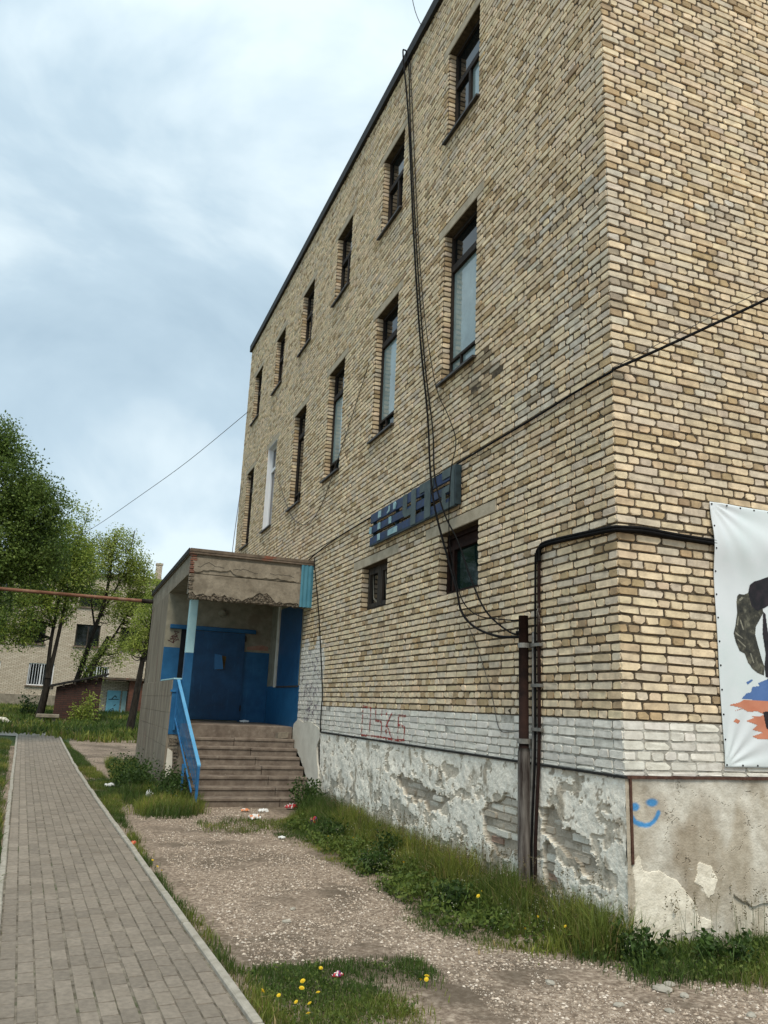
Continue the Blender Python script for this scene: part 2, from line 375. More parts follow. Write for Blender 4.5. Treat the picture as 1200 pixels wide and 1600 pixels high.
# ================================================================== paved path
PX = lambda y: -3.045 - .047 * y                 # right outer edge of the kerb
DIRP = Vector((-.047, 1, 0)).normalized(); PERP = Vector((-1, -.047, 0)).normalized()   # towards the left edge
YE = 24.0                                        # where the path turns left
def ppt(s, t, z):                                # s along from Y=-7, t across from right edge
    y = -7 + s; P = Vector((PX(-7), -7, 0)) + DIRP * s + PERP * t
    return (P.x, P.y, float(zg(P.y)) + z)
SL = 31.2; KW = .055; NC = 12; CW = .1; PWID = 2 * KW + NC * CW + .02
path = MB()
ns = 32
for i in range(ns):
    a, b = SL * i / ns, SL * (i + 1) / ns
    path.add([ppt(a, 0.01, .0398), ppt(b, 0.01, .0398), ppt(b, PWID - .01, .0398), ppt(a, PWID - .01, .0398)], [(0, 1, 2, 3)])
Lx = [ppt(SL, .01, .018), ppt(SL + 1.4, .01, .018)]
path.add([ppt(SL, .01, .018), ppt(SL + 1.7, .3, .02), ppt(SL + 2.0, PWID + 1.0, .02), ppt(SL + 2.6, 12, .02), ppt(SL + .8, 12, .02), ppt(SL - .1, PWID + .6, .018), ppt(SL - .3, PWID - .01, .018)], [(0, 1, 2, 3, 4, 5, 6)], 1)
m_farpave = M('distant_paving', (.26, .24, .20), (.36, .335, .285), 8, .93)
patho = path.build('path', [m_paverjoint, m_farpave]); tag(patho, kind='structure', label='paved footpath running beside the gravel towards the trees')

pav = []                                         # s0,s1,t0,t1
colgap = rng.random(NC)
for c in range(NC):
    off = (c % 2) * .09 + rng.uniform(-.025, .025) + c * .008
    s = off - .2
    while s < SL - .1:
        s1 = s + .2
        pav.append((max(s, 0) + .0018, s1 - .0018, KW + .012 + c * CW + .0015 + colgap[c] ** 2 * .006, KW + .012 + (c + 1) * CW - .0015)); s = s1
pav = [p for p in pav if p[1] - p[0] > .05]
def pav_shape(l, wd, r):
    c = .0035; t = .034 + r.uniform(-.0025, .0012); tl = r.uniform(-.0015, .0015, 4)
    P = [(0, 0, .0), (l, 0, .0), (l, wd, .0), (0, wd, .0), (c, c, t + tl[0]), (l - c, c, t + tl[1]), (l - c, wd - c, t + tl[2]), (c, wd - c, t + tl[3])]
    return P, [(4, 5, 6, 7), (0, 1, 5, 4), (1, 2, 6, 5), (2, 3, 7, 6), (3, 0, 4, 7)]
def pav_tone(r, t):
    b = r.uniform(.195, .255)
    if t > 1.0: b *= 1.12
    return np.array([b * 1.12, b * .95, b * .755])
variants = []
for i in range(40):
    P, fs = pav_shape(.1964, .094, rng)
    variants.append(mesh_np('paver', P, np.array(fs).ravel(), [4] * 5, np.tile(pav_tone(rng, .5), (8, 1)), [m_paver]))
order = sorted(range(len(pav)), key=lambda i: abs((pav[i][0] + pav[i][1]) / 2 - 6.9) + (0 if pav[i][0] > 4.6 else 50))
near = set(order[:300])
ang = math.atan2(DIRP.y, DIRP.x)
V = []; LP = []; TN = []
for i, (s0, s1, t0, t1) in enumerate(pav):
    if i in near:
        o = link('paver', variants[rng.integers(40)], patho); o.location = ppt(s0, t0, .012); o.rotation_euler = (rng.normal(0, .004), rng.normal(0, .003), ang + rng.normal(0, .004))
        o.scale = (1, 1, 1)
    else:
        P, fs = pav_shape(s1 - s0, t1 - t0, rng); b = len(V)
        base = Vector(ppt(s0, t0, .012)); dz = (ppt(s1, t0, .012)[2] - base.z) / (s1 - s0)
        for p in P: q = base + DIRP * p[0] + PERP * p[1]; V.append((q.x, q.y, q.z + p[2] - .012 + p[0] * dz + .012)); TN.append(None)
        tn = pav_tone(rng, t0); TN[-8:] = [tn] * 8
        LP += [[b + k for k in f] for f in fs]
o = link('paving', mesh_np('paving', V, np.array(LP).ravel(), [4] * len(LP), np.array(TN), [m_paver]), patho); tag(o, kind='stuff')
# kerb stones, one metre each
ks = MB(); ks.box((.004, 0, 0), (.996, KW, .11), bev=.008); kme = ks.mesh('kerb_stone', m_kerb)
for side in (0, 1):
    for k in range(31):
        t = (0 if side == 0 else PWID - KW)
        o = link('kerb_stone', kme, patho); o.location = ppt(k + .1, t + rng.uniform(-.006, .006), -.057 + (.004 if side else .012) + rng.uniform(-.004, .006))
        sl = (ppt(k + 1.1, 0, 0)[2] - ppt(k + .1, 0, 0)[2])
        o.rotation_euler = (rng.normal(0, .015), -math.atan(sl), ang + rng.normal(0, .004))

# ================================================================== the brick building
BLD = thing('brick_building', 'tall three storey building of cream brick with dark windows', 'building', (0, 0, 0))
def wall_sheet(fr, u0, u1, z0, z1, holes, depth=.13):
    mb = MB()
    us = sorted(set([u0, u1] + [h[0] for h in holes] + [h[1] for h in holes])); zs = sorted(set([z0, z1] + [h[2] for h in holes] + [h[3] for h in holes]))
    for a, b in zip(us[:-1], us[1:]):
        for c, d in zip(zs[:-1], zs[1:]):
            if any(h[0] <= (a + b) / 2 <= h[1] and h[2] <= (c + d) / 2 <= h[3] for h in holes): continue
            mb.add([fr(a, 0, c), fr(b, 0, c), fr(b, 0, d), fr(a, 0, d)], [(0, 1, 2, 3)])
    for a, b, c, d in holes:
        mb.add([fr(a, 0, c), fr(b, 0, c), fr(b, -depth - .2, c), fr(a, -depth - .2, c)], [(0, 1, 2, 3)])
        mb.add([fr(a, 0, d), fr(b, 0, d), fr(b, -depth - .2, d), fr(a, -depth - .2, d)], [(3, 2, 1, 0)])
        mb.add([fr(a, 0, c), fr(a, 0, d), fr(a, -depth - .2, d), fr(a, -depth - .2, c)], [(3, 2, 1, 0)])
        mb.add([fr(b, 0, c), fr(b, 0, d), fr(b, -depth - .2, d), fr(b, -depth - .2, c)], [(0, 1, 2, 3)])
    return mb
holesL = [(-b, -a, zk(k0), zk(k1)) for a, b, k0, k1, _ in OPEN]
wl = wall_sheet(FL, -LEN, 0, PL - .02, ROOF, holesL)
wl.add([(.05, 0.05, -.2), (.05, LEN, -.2), (.05, LEN, PL), (.05, .05, PL)], [(0, 1, 2, 3)])
wl.add([(0, LEN, 0), (WID, LEN, 0), (WID, LEN, ROOF), (0, LEN, ROOF)], [(3, 2, 1, 0)])
wl.add([(WID, 0, 0), (WID, LEN, 0), (WID, LEN, ROOF), (WID, 0, ROOF)], [(0, 1, 2, 3)])
wallL = wl.build('wall', m_mortar, BLD)
wr = wall_sheet(FR, 0, WID, PL - .02, ROOF, [])
wr.add([(.05, .05, -.2), (WID, .05, -.2), (WID, .05, PL), (.05, .05, PL)], [(0, 1, 2, 3)])
mb = MB(); mb.add([FL(-8.12, .003, PL), FL(.003, .003, PL), FL(.003, .003, Z0 - .004), FL(-8.12, .003, Z0 - .004)], [(0, 1, 2, 3)]); mb.add([FR(-.003, .003, PL), FR(WID, .003, PL), FR(WID, .003, Z0 - .004), FR(-.003, .003, Z0 - .004)], [(0, 1, 2, 3)])
mb.add([FL(-9.72, .003, 1.25), FL(-8.14, .003, 1.25), FL(-8.14, .003, 2.74), FL(-9.72, .003, 2.80)], [(0, 1, 2, 3)])
mb.build('whitewash', M('whitewashed_joints', (.22, .20, .165), (.55, .53, .47), 9, .9, .3, 50), wallL)
wallR = wr.build('wall', m_mortar, BLD)

def tones(kind, n, r):
    T = np.zeros((n, 3))
    pal = np.array([[.82, .66, .452], [.775, .62, .425], [.71, .595, .45], [.53, .385, .22], [.45, .33, .20], [.69, .53, .34]])
    p = {'s': [.42, .26, .17, .03, .01, .11], 'h': [.25, .19, .14, .14, .08, .20]}[kind]
    c = r.choice(6, n, p=p)
    return pal[c] * r.uniform(.88, 1.1, (n, 1)) * (1 + r.normal(0, .012, (n, 3)))
def wtones(n, r):
    b = r.uniform(.68, .84, (n, 1)); return b * np.array([[1, .95, .86]]) * (1 + r.normal(0, .007, (n, 3)))

J = .0150
def course(segs, first, hdr, r, umin):
    """bricks (a,b,kind) on one course; bond grid counted from umin with first unit `first`"""
    outl = []; step = .13 if hdr else .26
    for a, b in segs:
        cuts = [a]; d = umin + first
        k = math.floor((a - d) / step); g = d + k * step
        while g < b - .045:
            if g > a + .045: cuts.append(g + r.normal(0, .0035))
            g += step
        cuts.append(b); i = 0
        if a < umin + .001 and (umin + first) > a + .045 and cuts[1] < umin + first - .02: cuts.pop(1)
        while i < len(cuts) - 1:
            p, q = cuts[i], cuts[i + 1]
            if hdr and i < len(cuts) - 2 and r.random() < .12: q = cuts[i + 2]; i += 1
            if (not hdr) and q - p > .2 and r.random() < .07:
                mid = (p + q) / 2 + r.normal(0, .02); outl += [(p, mid, 'h'), (mid, q, 'h')]
            else: outl.append((p, q, 'h' if q - p < .2 else 's'))
            i += 1
    return outl

def brick_verts(a, b, z0, z1, d, r, back=-.006):
    n = len(a); wd = b - a; h = z1 - z0
    C = r.uniform(.003, .019, (n, 4)) ; C2 = r.uniform(.003, .017, (n, 4))
    big = r.random((n, 4)) < .10; C = np.where(big, C * 2.0, C); C2 = np.where(big, C2 * 1.7, C2)
    C = np.minimum(C, wd[:, None] * .35); z = np.zeros(n)
    U = np.stack([C[:, 0], wd - C[:, 1], wd, wd, wd - C[:, 2], C[:, 3], z, z], 1)
    W = np.stack([z, z, C2[:, 1], h - C2[:, 2], h, h, h - C2[:, 3], C2[:, 0]], 1)
    W = W + r.normal(0, .0019, W.shape); U = U + r.normal(0, .0025, U.shape)
    iu = U + np.sign(wd[:, None] / 2 - U) * .004; iw = W + np.sign(h[:, None] / 2 - W) * .0035
    dn = d[:, None] + r.normal(0, .0013, U.shape)
    outer = np.stack([U + a[:, None], np.full(U.shape, back), W + z0[:, None]], -1)
    inner = np.stack([iu + a[:, None], dn, iw + z0[:, None]], -1)
    return np.concatenate([outer, inner], 1)           # n,16,3 in (u,n,z)
def brick_faces(n):
    b = (np.arange(n) * 16)[:, None]
    oc = b + np.arange(8, 16)[None]
    i = np.arange(8); j = (i + 1) % 8
    q = np.stack([i, j, j + 8, i + 8], -1).reshape(1, 8, 4) + b[:, :, None]
    loops = np.concatenate([oc, q.reshape(n, 32)], 1); sizes = np.tile([8] + [4] * 8, n)
    return loops, sizes
def brick_mesh(name, a, b, z0, z1, d, tn, fr, mats, r):
    Vv = brick_verts(a, b, z0, z1, d, r); n = len(a); Lp, S = brick_faces(n)
    u, nn, z = Vv.reshape(-1, 3).T
    P = np.stack(np.broadcast_arrays(*fr(u, nn, z)), -1)
    return mesh_np(name, P, Lp, S, np.repeat(tn, 16, 0), mats)

def project(P):
    v = (np.asarray(P) - CAM) @ RM.T; return 600 + FPX * v[:, 0] / v[:, 2], 800 + FPX * v[:, 1] / v[:, 2], v[:, 2]

recs = []   # face, a, b, z0, z1, kind, white
for face in 'LR':
    k = -6
    while k < 142:
        z0 = max(zk(k), PL + .004) ; z1 = zk(k + 1)
        multi = k < 16 and (k % 5) in (1, 3) or k < -1
        hdr = (k % 2 == 0) and not (multi and k % 4)
        if face == 'L':
            segs = [(-.007, LEN)]
            cut = [(y0, y1) for y0, y1, k0, k1, _ in OPEN if k0 <= k < k1]
            for y0, y1, k0, k1, kd in OPEN:
                if k1 <= k < k1 + 2: 
                    ext = .42 if kd in ('green', 'casement') else .2
                    cut.append((y0 - ext, y1 + ext))
            if z0 < 3.88: cut.append((9.72, 16.25))
            if z0 < 1.25: cut.append((8.1, 16.25))
            for c0, c1 in sorted(cut):
                ns_ = []
                for a, b in segs:
                    if c1 <= a or c0 >= b: ns_.append((a, b)); continue
                    if c0 > a + .03: ns_.append((a, c0))
                    if c1 < b - .03: ns_.append((c1, b))
                segs = ns_
            L = course(segs, .125 if not hdr else .19, hdr, rng, 0.0)
        else:
            L = course([(-.016, WID)], .19 if not hdr else .125, hdr, rng, 0.0)
        for a, b, kd in L:
            y = a
            white = z0 < Z0 - .01 or (face == 'L' and 8.14 < (a + b) / 2 < 9.75 and z0 < 2.72 + .12 * math.sin(a * 9))
            A, B = (a, b) if face == 'R' else (-b, -a)
            j_ = .010 if white else J; recs.append((face, A + j_ / 2, B - j_ / 2, z0 + j_ / 2, z1 - j_ / 2, kd, white))
        k += 1
n = len(recs)
ra = np.array([r_[1] for r_ in recs]); rb = np.array([r_[2] for r_ in recs]); rz0 = np.array([r_[3] for r_ in recs]); rz1 = np.array([r_[4] for r_ in recs])
isL = np.array([r_[0] == 'L' for r_ in recs]); isH = np.array([r_[5] == 'h' for r_ in recs]); isW = np.array([r_[6] for r_ in recs])
T = np.where(isH[:, None], tones('h', n, rng), tones('s', n, rng)); T = np.where(isW[:, None], wtones(n, rng), T)
dep = .0105 + rng.normal(0, .0026, n)
uc = (ra + rb) / 2; zc = (rz0 + rz1) / 2
# patch of spalled bricks under the near tall window, and a greyer stretch of wall by the corner above the cable
sp = isL & (np.hypot((-uc - 2.45) / .33, (zc - 5.42) / .42) < 1 + .3 * rng.random(n))
T[sp] *= rng.uniform(.42, .95, (sp.sum(), 1)); dep[sp] -= rng.uniform(0, .007, sp.sum())
gr = (zc > 4.6) & (zc < 6.9) & (np.abs(uc) < 1.3 + .5 * np.sin(zc * 3)) & (rng.random(n) < .5) & ~isW
g = T.mean(1, keepdims=True); T = np.where(gr[:, None], T * .6 + .4 * g * np.array([[.97, .98, .93]]), T)
# staining below sills
for y0, y1, k0, k1, kd in OPEN:
    ms = isL & (zc < zk(k0)) & (zc > zk(k0) - 1.1) & (np.abs(-uc - (y0 + y1) / 2) < .55) & (rng.random(n) < .22); T[ms] *= rng.uniform(.72, .95, (ms.sum(), 1))
chip = rng.random(n) < .012; dep[chip] = .003
# the 300 bricks that show largest become objects of their own
CP = np.where(isL[:, None], np.stack([0 * uc, -uc, zc], -1), np.stack([uc, 0 * uc, zc], -1))
pu, pv, pd = project(CP)
wpx = (rb - ra); facing = np.where(isL, np.abs(CAM[0]), np.abs(CAM[1])) / np.maximum(pd, 1)
area = wpx * facing / np.maximum(pd, .5) ** 2
std = (rz1 - rz0 > .058) & (((np.abs(rb - ra - .2475) < .009)) | (np.abs(rb - ra - .1175) < .009)) & (ra > -5) & ~sp & ~chip
vis = (pu > 0) & (pu < 1195) & (pv > 5) & (pv < 1220) & ~((~isL) & (uc > 1.0) & (zc < 3.56))
score = np.where(std & vis, area, -1); top = np.argsort(-score)[:298]
single = np.zeros(n, bool); single[top] = True
def variant(kind, white):
    wd = .2475 if kind == 's' else .1175
    tn = wtones(1, rng) if white else tones(kind, 1, rng)
    return brick_mesh('brick', np.array([0.]), np.array([wd]), np.array([0.]), np.array([CH - J]), np.array([.0095 + rng.normal(0, .002)]), tn, FR, [m_paintbrick if white else m_brick], rng)
pool = {(k_, w_): [variant(k_, w_) for _ in range(26)] for k_ in 'sh' for w_ in (False, True)}
for i in top:
    kd = 's' if rb[i] - ra[i] > .2 else 'h'
    o = link('brick', pool[(kd, bool(isW[i]))][rng.integers(26)], wallL if isL[i] else wallR)
    o.location = (0, -ra[i], rz0[i]) if isL[i] else (ra[i], 0, rz0[i])
    if isL[i]: o.rotation_euler = (0, 0, -math.pi / 2)
for face, wob in ((True, wallL), (False, wallR)):
    for wh in (False, True):
        s = (isL == face) & ~single & (isW == wh)
        me = brick_mesh('brickwork', ra[s], rb[s], rz0[s], rz1[s], dep[s], T[s], FL if face else FR, [m_paintbrick if wh else m_brick], rng)
        o = link('brickwork', me, wob); tag(o, kind='stuff')
# bricks on the far jambs of the openings
ja = []; 
for y0, y1, k0, k1, kd in OPEN:
    if kd == 'white': continue
    for k in range(k0, k1): ja.append((y1, zk(k), zk(k + 1), k))
ja_y = np.array([j[0] for j in ja]); m_ = len(ja)
Vv = brick_verts(np.full(m_, .006), np.full(m_, .118), np.array([j[1] for j in ja]) + J / 2, np.array([j[2] for j in ja]) - J / 2, .0095 + rng.normal(0, .003, m_), rng)
Lp, S = brick_faces(m_); yy = np.repeat(ja_y, 16); fl = Vv.reshape(-1, 3)
P = np.stack([fl[:, 0] - .006, yy - fl[:, 1], fl[:, 2]], -1)
o = link('brickwork', mesh_np('brickwork', P, Lp, S, np.repeat(tones('h', m_, rng) * .9, 16, 0), [m_brick]), wallL); tag(o, kind='stuff')

# lintels
for y0, y1, k0, k1, kd in OPEN:
    if kd == 'white': ext = .2
    else: ext = .42 if kd in ('green', 'casement') else .2
    mb = MB(); a, b = y0 - ext + .006, y1 + ext - .006
    mb.box((-.012, a, zk(k1) + .005), (.15, b, zk(k1 + 2) - .006), bev=.006); mb.build('lintel', m_lintel, BLD)

# roof: parapet flashing and flat roof
mb = MB(); mb.box((-.075, -.075, ROOF - .14), (.05, LEN + .06, ROOF + .07)); mb.build('roof_edge', m_black, BLD)
mb = MB(); mb.box((.052, -.075, ROOF - .14), (WID + .05, .05, ROOF + .07)); mb.build('roof_edge', m_black, BLD)
mb = MB(); mb.box((.052, .052, ROOF - .1), (WID, LEN + .05, ROOF + .03)); mb.build('roof', m_black, BLD)

# windows
def window(y0, y1, k0, k1, kd, i):
    z0, z1 = zk(k0), zk(k1); u0, u1 = -y1, -y0; wd = u1 - u0; h = z1 - z0; D = -.125
    fm = {'top': m_frame, 'tall': m_frame, 'white': m_white, 'green': m_redframe, 'casement': m_frame2}[kd]
    fw = .055
    fr_ = MB()
    def bar(a, b, c, d, f=0.0, t=.05): fr_.prism([(a, c), (b, c), (b, d), (a, d)], FL, D - .03, D + f + t * .4)
    bar(u0, u0 + fw, z0, z1); bar(u1 - fw, u1, z0, z1); bar(u0 + fw, u1 - fw, z0, z0 + fw); bar(u0 + fw, u1 - fw, z1 - fw, z1)
    panes = []
    if kd == 'top':
        zt = z0 + h * .60
        bar(u0 + fw, u1 - fw, zt - .045, zt + .045, .012); um = u0 + wd * .5
        bar(um - .03, um + .03, z0 + fw, zt - .045, .006)
        panes = [(u0 + fw, um - .03, z0 + fw, zt - .045, m_glass), (um + .03, u1 - fw, z0 + fw, zt - .045, m_glasspale if i in (0,) else m_glass), (u0 + fw, u1 - fw, zt + .045, z1 - fw, m_glass)]
    elif kd == 'tall':
        zt = z0 + h * .76; zb = z0 + h * .145
        bar(u0 + fw, u1 - fw, zt - .05, zt + .05, .014); bar(u0 + fw, u1 - fw, zb - .018, zb + .018, .006)
        um = u0 + wd * .36; bar(um - .012, um + .012, z0 + fw, zb - .018, .004)
        main = m_glasspale if i in (0, 1, 2) else m_glass
        panes = [(u0 + fw, u1 - fw, zb + .018, zt - .05, main), (u0 + fw, um - .012, z0 + fw, zb - .018, m_glass if i else main), (um + .012, u1 - fw, z0 + fw, zb - .018, m_glasspale if i == 0 else m_glassgreen), (u0 + fw, u1 - fw, zt + .05, z1 - fw, m_glass)]
    elif kd == 'white':
        zt = z0 + h * .72; um = u0 + wd * .55
        bar(u0 + fw, u1 - fw, zt - .04, zt + .04, .012); bar(um - .04, um + .04, z0 + fw, zt - .04, .008)
        panes = [(u0 + fw, um - .04, z0 + fw, zt - .04, m_glass), (um + .04, u1 - fw, z0 + fw, zt - .04, m_glass), (u0 + fw, u1 - fw, zt + .04, z1 - fw, m_glass)]
    elif kd == 'green':
        zt = z0 + h * .76; ul = u0 + wd * .2
        bar(u0 + fw, u1 - fw, zt - .025, zt + .025, .012); bar(ul - .025, ul + .025, z0 + fw, zt - .025, .012)
        panes = [(u0 + fw, ul - .025, z0 + fw, zt - .025, m_glass), (ul + .025, u1 - fw, z0 + fw, zt - .025, m_glassgreen), (u0 + fw, u1 - fw, zt + .025, z1 - fw, m_redframe)]
    else:
        um = u0 + wd * .5; bar(um - .05, um + .05, z0 + fw, z1 - fw, .015)
        for (a, b) in ((u0 + fw, um - .05), (um + .05, u1 - fw)):
            bar(a, a + .05, z0 + fw, z1 - fw, .008); bar(b - .05, b, z0 + fw, z1 - fw, .008); bar(a + .05, b - .05, z0 + fw, z0 + fw + .06, .008); bar(a + .05, b - .05, z1 - fw - .06, z1 - fw, .008)
            panes.append((a + .05, b - .05, z0 + fw + .06, z1 - fw - .06, m_glass))
    wo = fr_.build('window', fm, BLD)
    for a, b, c, d, m in panes:
        mb = MB(); mb.prism([(a - .004, c - .004), (b + .004, c - .004), (b + .004, d + .004), (a - .004, d + .004)], FL, D - .018, D - .012); mb.build('pane', m, wo)
    if kd == 'casement':                         # net curtain folds behind the casements
        for a, b, c, d, m in panes:
            mb = MB()
            mb.prism([(a + .02, d), (a + .035, d), (a + .11, c + .1), (b - .06, c + .01), (b - .1, c + .01), (a + .08, c + .08)][::-1], FL, D - .0115, D - .0095); mb.build('curtain', m_conc, wo)
    if kd in ('top', 'tall', 'white'):           # sloping sheet sill
        mb = MB(); a, b = u0 - .05, u1 + .05
        P = [FL(a, -.12, z0 + .03), FL(b, -.12, z0 + .03), FL(b, .07, z0 - .005), FL(a, .07, z0 - .005)]
        Q = [FL(a, -.12, z0 + .004), FL(b, -.12, z0 + .004), FL(b, .07, z0 - .035), FL(a, .07, z0 - .035)]
        mb.add(P + Q, [(0, 3, 2, 1), (4, 5, 6, 7), (3, 7, 6, 2), (0, 4, 7, 3), (1, 2, 6, 5), (0, 1, 5, 4)]); mb.build('sill', m_white if kd == 'x' else m_sill, wo)
    if kd == 'white':                            # white boxed reveals
        mb = MB(); mb.box((-.004, y1 - .012, z0), (.11, y1 + .02, z1)); mb.box((-.004, y0 - .02, z0), (.11, y0 + .012, z1)); mb.box((-.005, y0 + .012, z1 - .012), (.11, y1 - .012, z1 + .03))
        mb.build('reveal', m_white, wo)
    if kd == 'top' and i == 0:                   # pale curtain caught at the near edge of the pane
        mb = MB(); ub = u1 - fw
        mb.prism([(ub - .22, z0 + .06), (ub, z0 + .06), (ub, z0 + .50), (ub - .07, z0 + .43), (ub - .20, z0 + .40)], FL, D - .0115, D - .006); mb.build('curtain', m_white, wo)
for i in range(12): window(*OPEN[i][:4], OPEN[i][4], i // 2)
window(*OPEN[12], 0); window(*OPEN[13], 0)

# ---- plinth
def plinth(fr, u0, u1, res, tonefn, parent, mat, flip=False):
    us = np.arange(u0, u1 + res / 2, res); zs = np.arange(-.15, PL + res / 2, res); zs = zs * (PL + .15) / (zs[-1] + .15) - .15 * 0
    zs = np.linspace(-.15, PL, len(zs)); uu, zz = np.meshgrid(us, zs)
    d, t = tonefn(uu, zz)
    P = np.stack(np.broadcast_arrays(*fr(uu, d, zz)), -1)
    idx = np.arange(uu.size).reshape(uu.shape)
    Fq = np.stack([idx[:-1, :-1], idx[:-1, 1:], idx[1:, 1:], idx[1:, :-1]], -1).reshape(-1, 4)
    return link('plinth', mesh_np('plinth', P, Fq, np.full(len(Fq), 4), t.reshape(-1, 3), [mat]), parent)
HOL = [[(-1.16, .84), (-1.05, .90), (-.80, .74), (-.45, .56), (-.38, .46), (-.48, .40), (-.80, .50), (-1.05, .62), (-1.2, .66)],
       [(-1.16, .58), (-1.0, .56), (-.97, .2), (-1.16, .15)],
       [(-2.25, .75), (-1.75, .86), (-1.46, .84), (-1.36, .42), (-1.9, .30), (-2.35, .5)],
       [(-4.7, .80), (-4.3, .84), (-3.9, .76), (-3.3, .74), (-3.1, .64), (-3.5, .54), (-4.1, .58), (-4.6, .70)]]
def hole_mask(u, z):
    j = (fbm(u * 6, z * 6, 31, 4) - .5) * .22; k = (fbm(u * 6, z * 6, 47, 4) - .5) * .22
    m = np.zeros(u.shape, bool)
    for h in HOL: m |= inpoly(u + j, z + k, h)
    return m
def toneL(u, z):
    rel = fbm(u * 3, z * 3, 3, 5); fine = fbm(u * 14, z * 14, 9, 4); chips = fbm(u * 5, z * 9, 17, 5)
    hm = hole_mask(u, z)
    d = .012 + .05 * (rel - .5) + .016 * (fine - .5)
    low = np.clip((.75 - z) / .6, 0, 1)
    flake = chips + .14 * low > .645
    d = d - flake * .012
    d = np.where(hm, -.040 + .012 * fine, d)
    d = np.where(z > PL - .02, np.minimum(d, .004), d)
    white = np.array([.88, .83, .73]); grey = np.array([.46, .40, .315]); dark = np.array([.40, .345, .275])
    mixw = np.clip((fbm(u * 8, z * 4, 23, 5) - .25 - .06 * low) * 9, 0, 1)[..., None]
    t = grey + (white - grey) * mixw
    t = np.where(flake[..., None], grey * .85 + .22 * white * mixw, t)
    t = np.where((hm | (fine < .27))[..., None], dark, t)
    return d, t * (0.9 + .2 * fbm(u * 30, z * 30, 2, 2)[..., None])
plL = plinth(FL, -8.12, .012, .014, toneL, BLD, m_plinth)
tag(plL, label='flaking white plaster plinth with bricks showing through')
WP = [(.035, .56), (.06, .60), (.09, .63), (.115, .60), (.13, .52), (.17, .50), (.22, .51), (.28, .515), (.35, .48), (.45, .43), (.52, .37), (.57, .31), (.61, .26), (.64, .17), (.70, .16), (.78, .14), (.78, .09), (.6, .07), (.44, .06), (.25, .02), (.14, -.02), (.02, .0), (.02, .11), (.05, .3)]
arc = [(.045, .905), (.07, .875), (.11, .858), (.16, .850), (.21, .855), (.25, .875), (.28, .905), (.30, .94)]
def toneR(u, z):
    rel = fbm(u * 2, z * 2, 61, 4); fine = fbm(u * 16, z * 16, 65, 4); st = fbm(u * 3, z * 1.6, 71, 5)
    d = .014 + .014 * (rel - .5) + .006 * (fine - .5)
    base = np.array([.50, .44, .345]); lightc = np.array([.68, .64, .55]); br = np.array([.30, .235, .165])
    t = base + (lightc - base) * np.clip((st - .45) * 6 * np.clip(u * 2.2, 0, 1), 0, 1)[..., None]
    t = t + (br - t) * np.clip((fbm(u * 4, z * 3, 77, 4) - .48) * 5, 0, 1)[..., None] * np.clip(1.5 - u, 0.1, 1)[..., None] * .5
    top = np.clip((z - 1.05) / .1, 0, 1) * np.clip(fbm(u * 6, z, 83, 3) * 2 - .5, 0, 1); t = t * (1 - .35 * top[..., None])
    vein = (np.abs(fbm(u * 2.6, z * 2.6, 131, 4) - .5) < .010) & (u > .4) & (fbm(u * 1.5, z * 1.5, 135, 3) > .45); t = np.where(vein[..., None], t * .5 + .5 * np.array([.74, .70, .61]), t)
    j = (fbm(u * 9, z * 9, 91, 4) - .5) * .03
    wp = inpoly(u + j, z + j, WP) | inpoly(u + j * 2, z - j * 2, [(.62, .42), (.68, .56), (.78, .55), (.84, .44), (.80, .34), (.74, .30), (.70, .38)])
    t = np.where(wp[..., None], np.array([.86, .79, .655]) * (.93 + .1 * fine[..., None]), t); d = d + wp * .006
    crack = (np.abs(fbm(u * 3.2, z * 3.2, 95, 5) - .5) < .0028) & (u > .35); d = d - crack * .006; t = np.where(crack[..., None], t * .55, t)
    # spray painted smile: soft edged paint, thinner where the can moved faster
    A_ = np.array(arc); dmin = np.full(u.shape, 9.)
    for (a0, b0), (a1, b1) in zip(A_[:-1], A_[1:]):
        q = np.clip(((u - a0) * (a1 - a0) + (z - b0) * (b1 - b0)) / ((a1 - a0) ** 2 + (b1 - b0) ** 2), 0, 1); dmin = np.minimum(dmin, np.hypot(u - a0 - q * (a1 - a0), z - b0 - q * (b1 - b0)))
    for cx_, cz_, rx, rz in ((.075, .985, .042, .026), (.235, 1.015, .05, .025)): dmin = np.minimum(dmin, (np.hypot((u - cx_) / rx, (z - cz_) / rz) - .7) * rz * .9 + .008)
    sp_ = np.clip((.024 - dmin) / .013 + (fine - .5) * .9, 0, 1) * (.80 + .2 * rel) * (u > .043); t = t + (np.array([.03, .27, .62]) - t) * np.clip(sp_, 0, .95)[..., None]
    gap = (u < .02) & (z < .5); d = np.where(gap, d - .015 * fine, d)
    broke = inpoly(u + j, z + j, [(1.0, .32), (1.2, .22), (1.35, .24), (1.6, .26), (1.6, -.2), (1.0, -.2)]); d = d - broke * .02; t = np.where(broke[..., None], t * np.array([1.12, 1.12, 1.1]), t)
    return d, t
plR = plinth(FR, -.012, 4.6, .0068, toneR, BLD, m_plinth2)
tag(plR, label='beige stained plaster plinth with a blue sprayed smiling face and white paint patch')
